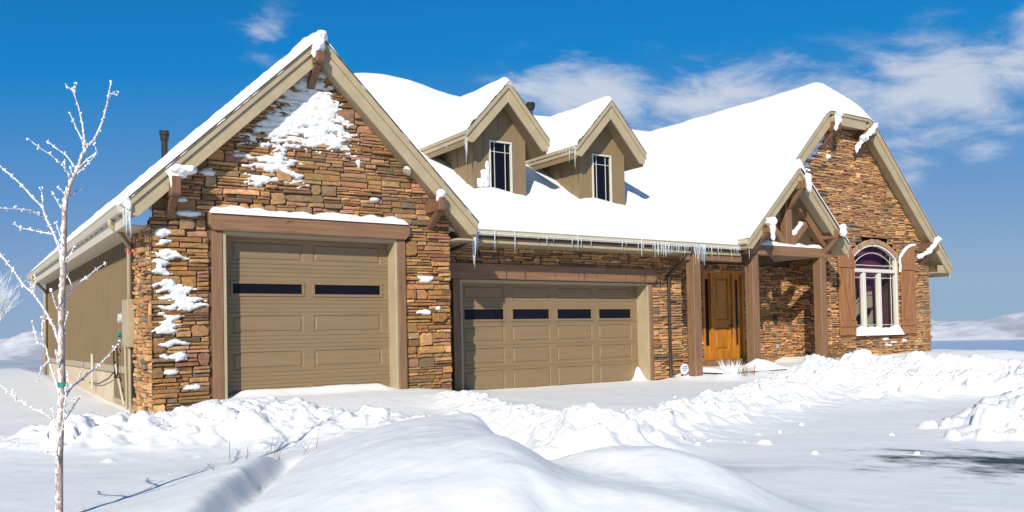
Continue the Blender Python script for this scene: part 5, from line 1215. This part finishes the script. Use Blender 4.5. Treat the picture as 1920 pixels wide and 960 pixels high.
tag(grid_mesh('lake', D_ * np.sin(A), D_ * np.cos(A), D_ * 0 - 147, m.mat), 'blue lake in the valley', None, None, 'structure')

b = MB(); b.box(-13500, 13500, -13500, 13500, -190, 420)
hm = bpy.data.materials.new('haze'); hm.use_nodes = True; ht = hm.node_tree; ht.nodes.remove(ht.nodes['Principled BSDF'])
pv = ht.nodes.new('ShaderNodeVolumePrincipled'); pv.inputs['Color'].default_value = (.36, .66, 1.0, 1); pv.inputs['Density'].default_value = HAZE; pv.inputs['Anisotropy'].default_value = 0.0
ht.links.new(pv.outputs[0], ht.nodes['Material Output'].inputs['Volume'])
tag(b.build('haze', hm), 'thin cold haze over the valley', 'haze', None, 'stuff')
# ------------------------------------------------------------------ light, sky, air, camera
sund = Vector((1.0, .98, -.80)).normalized()
L = bpy.data.lights.new('sun', 'SUN'); L.energy = SUN_E; L.angle = math.radians(.5); L.color = (1, .935, .81)
lo = bpy.data.objects.new('sun', L); lo.rotation_euler = sund.to_track_quat('-Z', 'Y').to_euler(); lo.location = (-20, -20, 30); C.objects.link(lo)
Wd = bpy.data.worlds.new('World'); S.world = Wd; Wd.use_nodes = True
nt = Wd.node_tree; bg = nt.nodes['Background']
def N(t, **k):
    q = nt.nodes.new(t)
    for a, v in k.items(): setattr(q, a, v)
    return q
def MA(op, a, b=None, c=None):
    q = N('ShaderNodeMath', operation=op)
    for i, v in enumerate((a, b, c)):
        if v is None: continue
        if isinstance(v, (int, float)): q.inputs[i].default_value = v
        else: nt.links.new(v, q.inputs[i])
    return q.outputs[0]
sky = N('ShaderNodeTexSky', sky_type='NISHITA'); sky.sun_disc = False
sky.sun_elevation = math.asin(-sund.z); sky.sun_rotation = math.radians(225); sky.altitude = 1500; sky.air_density = 1.0; sky.dust_density = .05; sky.ozone_density = 2.2
# the polarised look of the photograph's sky: each channel of the sky texture is compressed towards the horizon
sc_ = N('ShaderNodeSeparateColor'); nt.links.new(sky.outputs[0], sc_.inputs[0]); r_, g_, b_ = sc_.outputs[0], sc_.outputs[1], sc_.outputs[2]
rr_ = MA('MAXIMUM', MA('MULTIPLY', r_, .003), MA('MULTIPLY', MA('SUBTRACT', 1.0, MA('EXPONENT', MA('MULTIPLY', MA('MAXIMUM', MA('SUBTRACT', r_, 1.68), 0.0), -.26))), .42))
gg_ = MA('MINIMUM', MA('MULTIPLY', g_, .078), MA('MULTIPLY', MA('POWER', MA('DIVIDE', g_, 2.78), .60), .216))
bb_ = MA('MINIMUM', MA('MULTIPLY', b_, .121), MA('ADD', MA('MULTIPLY', b_, .006), .56))
cc_ = N('ShaderNodeCombineColor'); 
for k_, q_ in enumerate((rr_, gg_, bb_)): nt.links.new(MA('DIVIDE', q_, SKY_S * 2 ** EXPO), cc_.inputs[k_])
tc = N('ShaderNodeTexCoord'); sp = N('ShaderNodeSeparateXYZ'); nt.links.new(tc.outputs['Generated'], sp.inputs[0])
az = MA('MULTIPLY', MA('ARCTAN2', sp.outputs['X'], sp.outputs['Y']), 180 / PI); el = MA('MULTIPLY', MA('ARCSINE', sp.outputs['Z']), 180 / PI)
dens = None
for a0, e0, ra, re, st in CLOUDS:
    u = MA('DIVIDE', MA('SUBTRACT', az, a0), ra); v = MA('DIVIDE', MA('SUBTRACT', el, e0), re)
    gsn = MA('MULTIPLY', MA('EXPONENT', MA('MULTIPLY', MA('ADD', MA('MULTIPLY', u, u), MA('MULTIPLY', v, v)), -1.0)), st)
    dens = gsn if dens is None else MA('MAXIMUM', dens, gsn)
cb = N('ShaderNodeCombineXYZ'); nt.links.new(MA('MULTIPLY', az, .16), cb.inputs[0]); nt.links.new(MA('ADD', MA('MULTIPLY', el, .46), MA('MULTIPLY', az, .06)), cb.inputs[1])
nz = N('ShaderNodeTexNoise'); nz.inputs['Scale'].default_value = 1.0; nz.inputs['Detail'].default_value = 13; nz.inputs['Roughness'].default_value = .64; nz.inputs['Distortion'].default_value = .45; nt.links.new(cb.outputs[0], nz.inputs['Vector'])
dd = MA('ADD', MA('MULTIPLY', dens, 1.0), MA('MULTIPLY', MA('SUBTRACT', nz.outputs['Fac'], .5), 2.6))
mr = N('ShaderNodeMapRange', interpolation_type='SMOOTHSTEP'); nt.links.new(dd, mr.inputs[0]); mr.inputs[1].default_value = .10; mr.inputs[2].default_value = 1.12; mr.inputs[4].default_value = .90
fac = MA('MULTIPLY', mr.outputs[0], MA('MINIMUM', MA('MULTIPLY', dens, 3.0), 1.0))
mx = N('ShaderNodeMix', data_type='RGBA'); nt.links.new(fac, mx.inputs['Factor']); nt.links.new(cc_.outputs[0], mx.inputs['A']); mx.inputs['B'].default_value = (*[k / SKY_S / 2 ** EXPO for k in CLOUD_C], 1)
nt.links.new(mx.outputs['Result'], bg.inputs['Color']); bg.inputs['Strength'].default_value = SKY_S

cd = bpy.data.cameras.new('camera'); cam = bpy.data.objects.new('camera', cd); C.objects.link(cam); S.camera = cam
cd.sensor_width = 36; cd.sensor_fit = 'HORIZONTAL'; cd.lens = 36 * 1586.187 / 1920; cd.shift_y = (586 - 480) / 1920; cd.clip_start = .1; cd.clip_end = 60000
Rm = Matrix(((0.82774692, -0.0028299, 0.56109449), (-0.56073809, 0.03181863, 0.82738163), (-0.02019467, -0.99948965, 0.02475094)))   # world axes in camera (right, down, forward)
rot = Matrix([[Rm[i][0], -Rm[i][1], -Rm[i][2]] for i in range(3)])
cam.matrix_world = Matrix.Translation((0, 0, 1.4)) @ rot.to_4x4()

S.view_settings.view_transform = 'Standard'; S.view_settings.look = 'None'; S.view_settings.exposure = EXPO; S.view_settings.gamma = 1; S.view_settings.use_curve_mapping = False
S.cycles.max_bounces = 8; S.cycles.diffuse_bounces = 2; S.cycles.glossy_bounces = 3; S.cycles.transmission_bounces = 6; S.cycles.transparent_max_bounces = 8
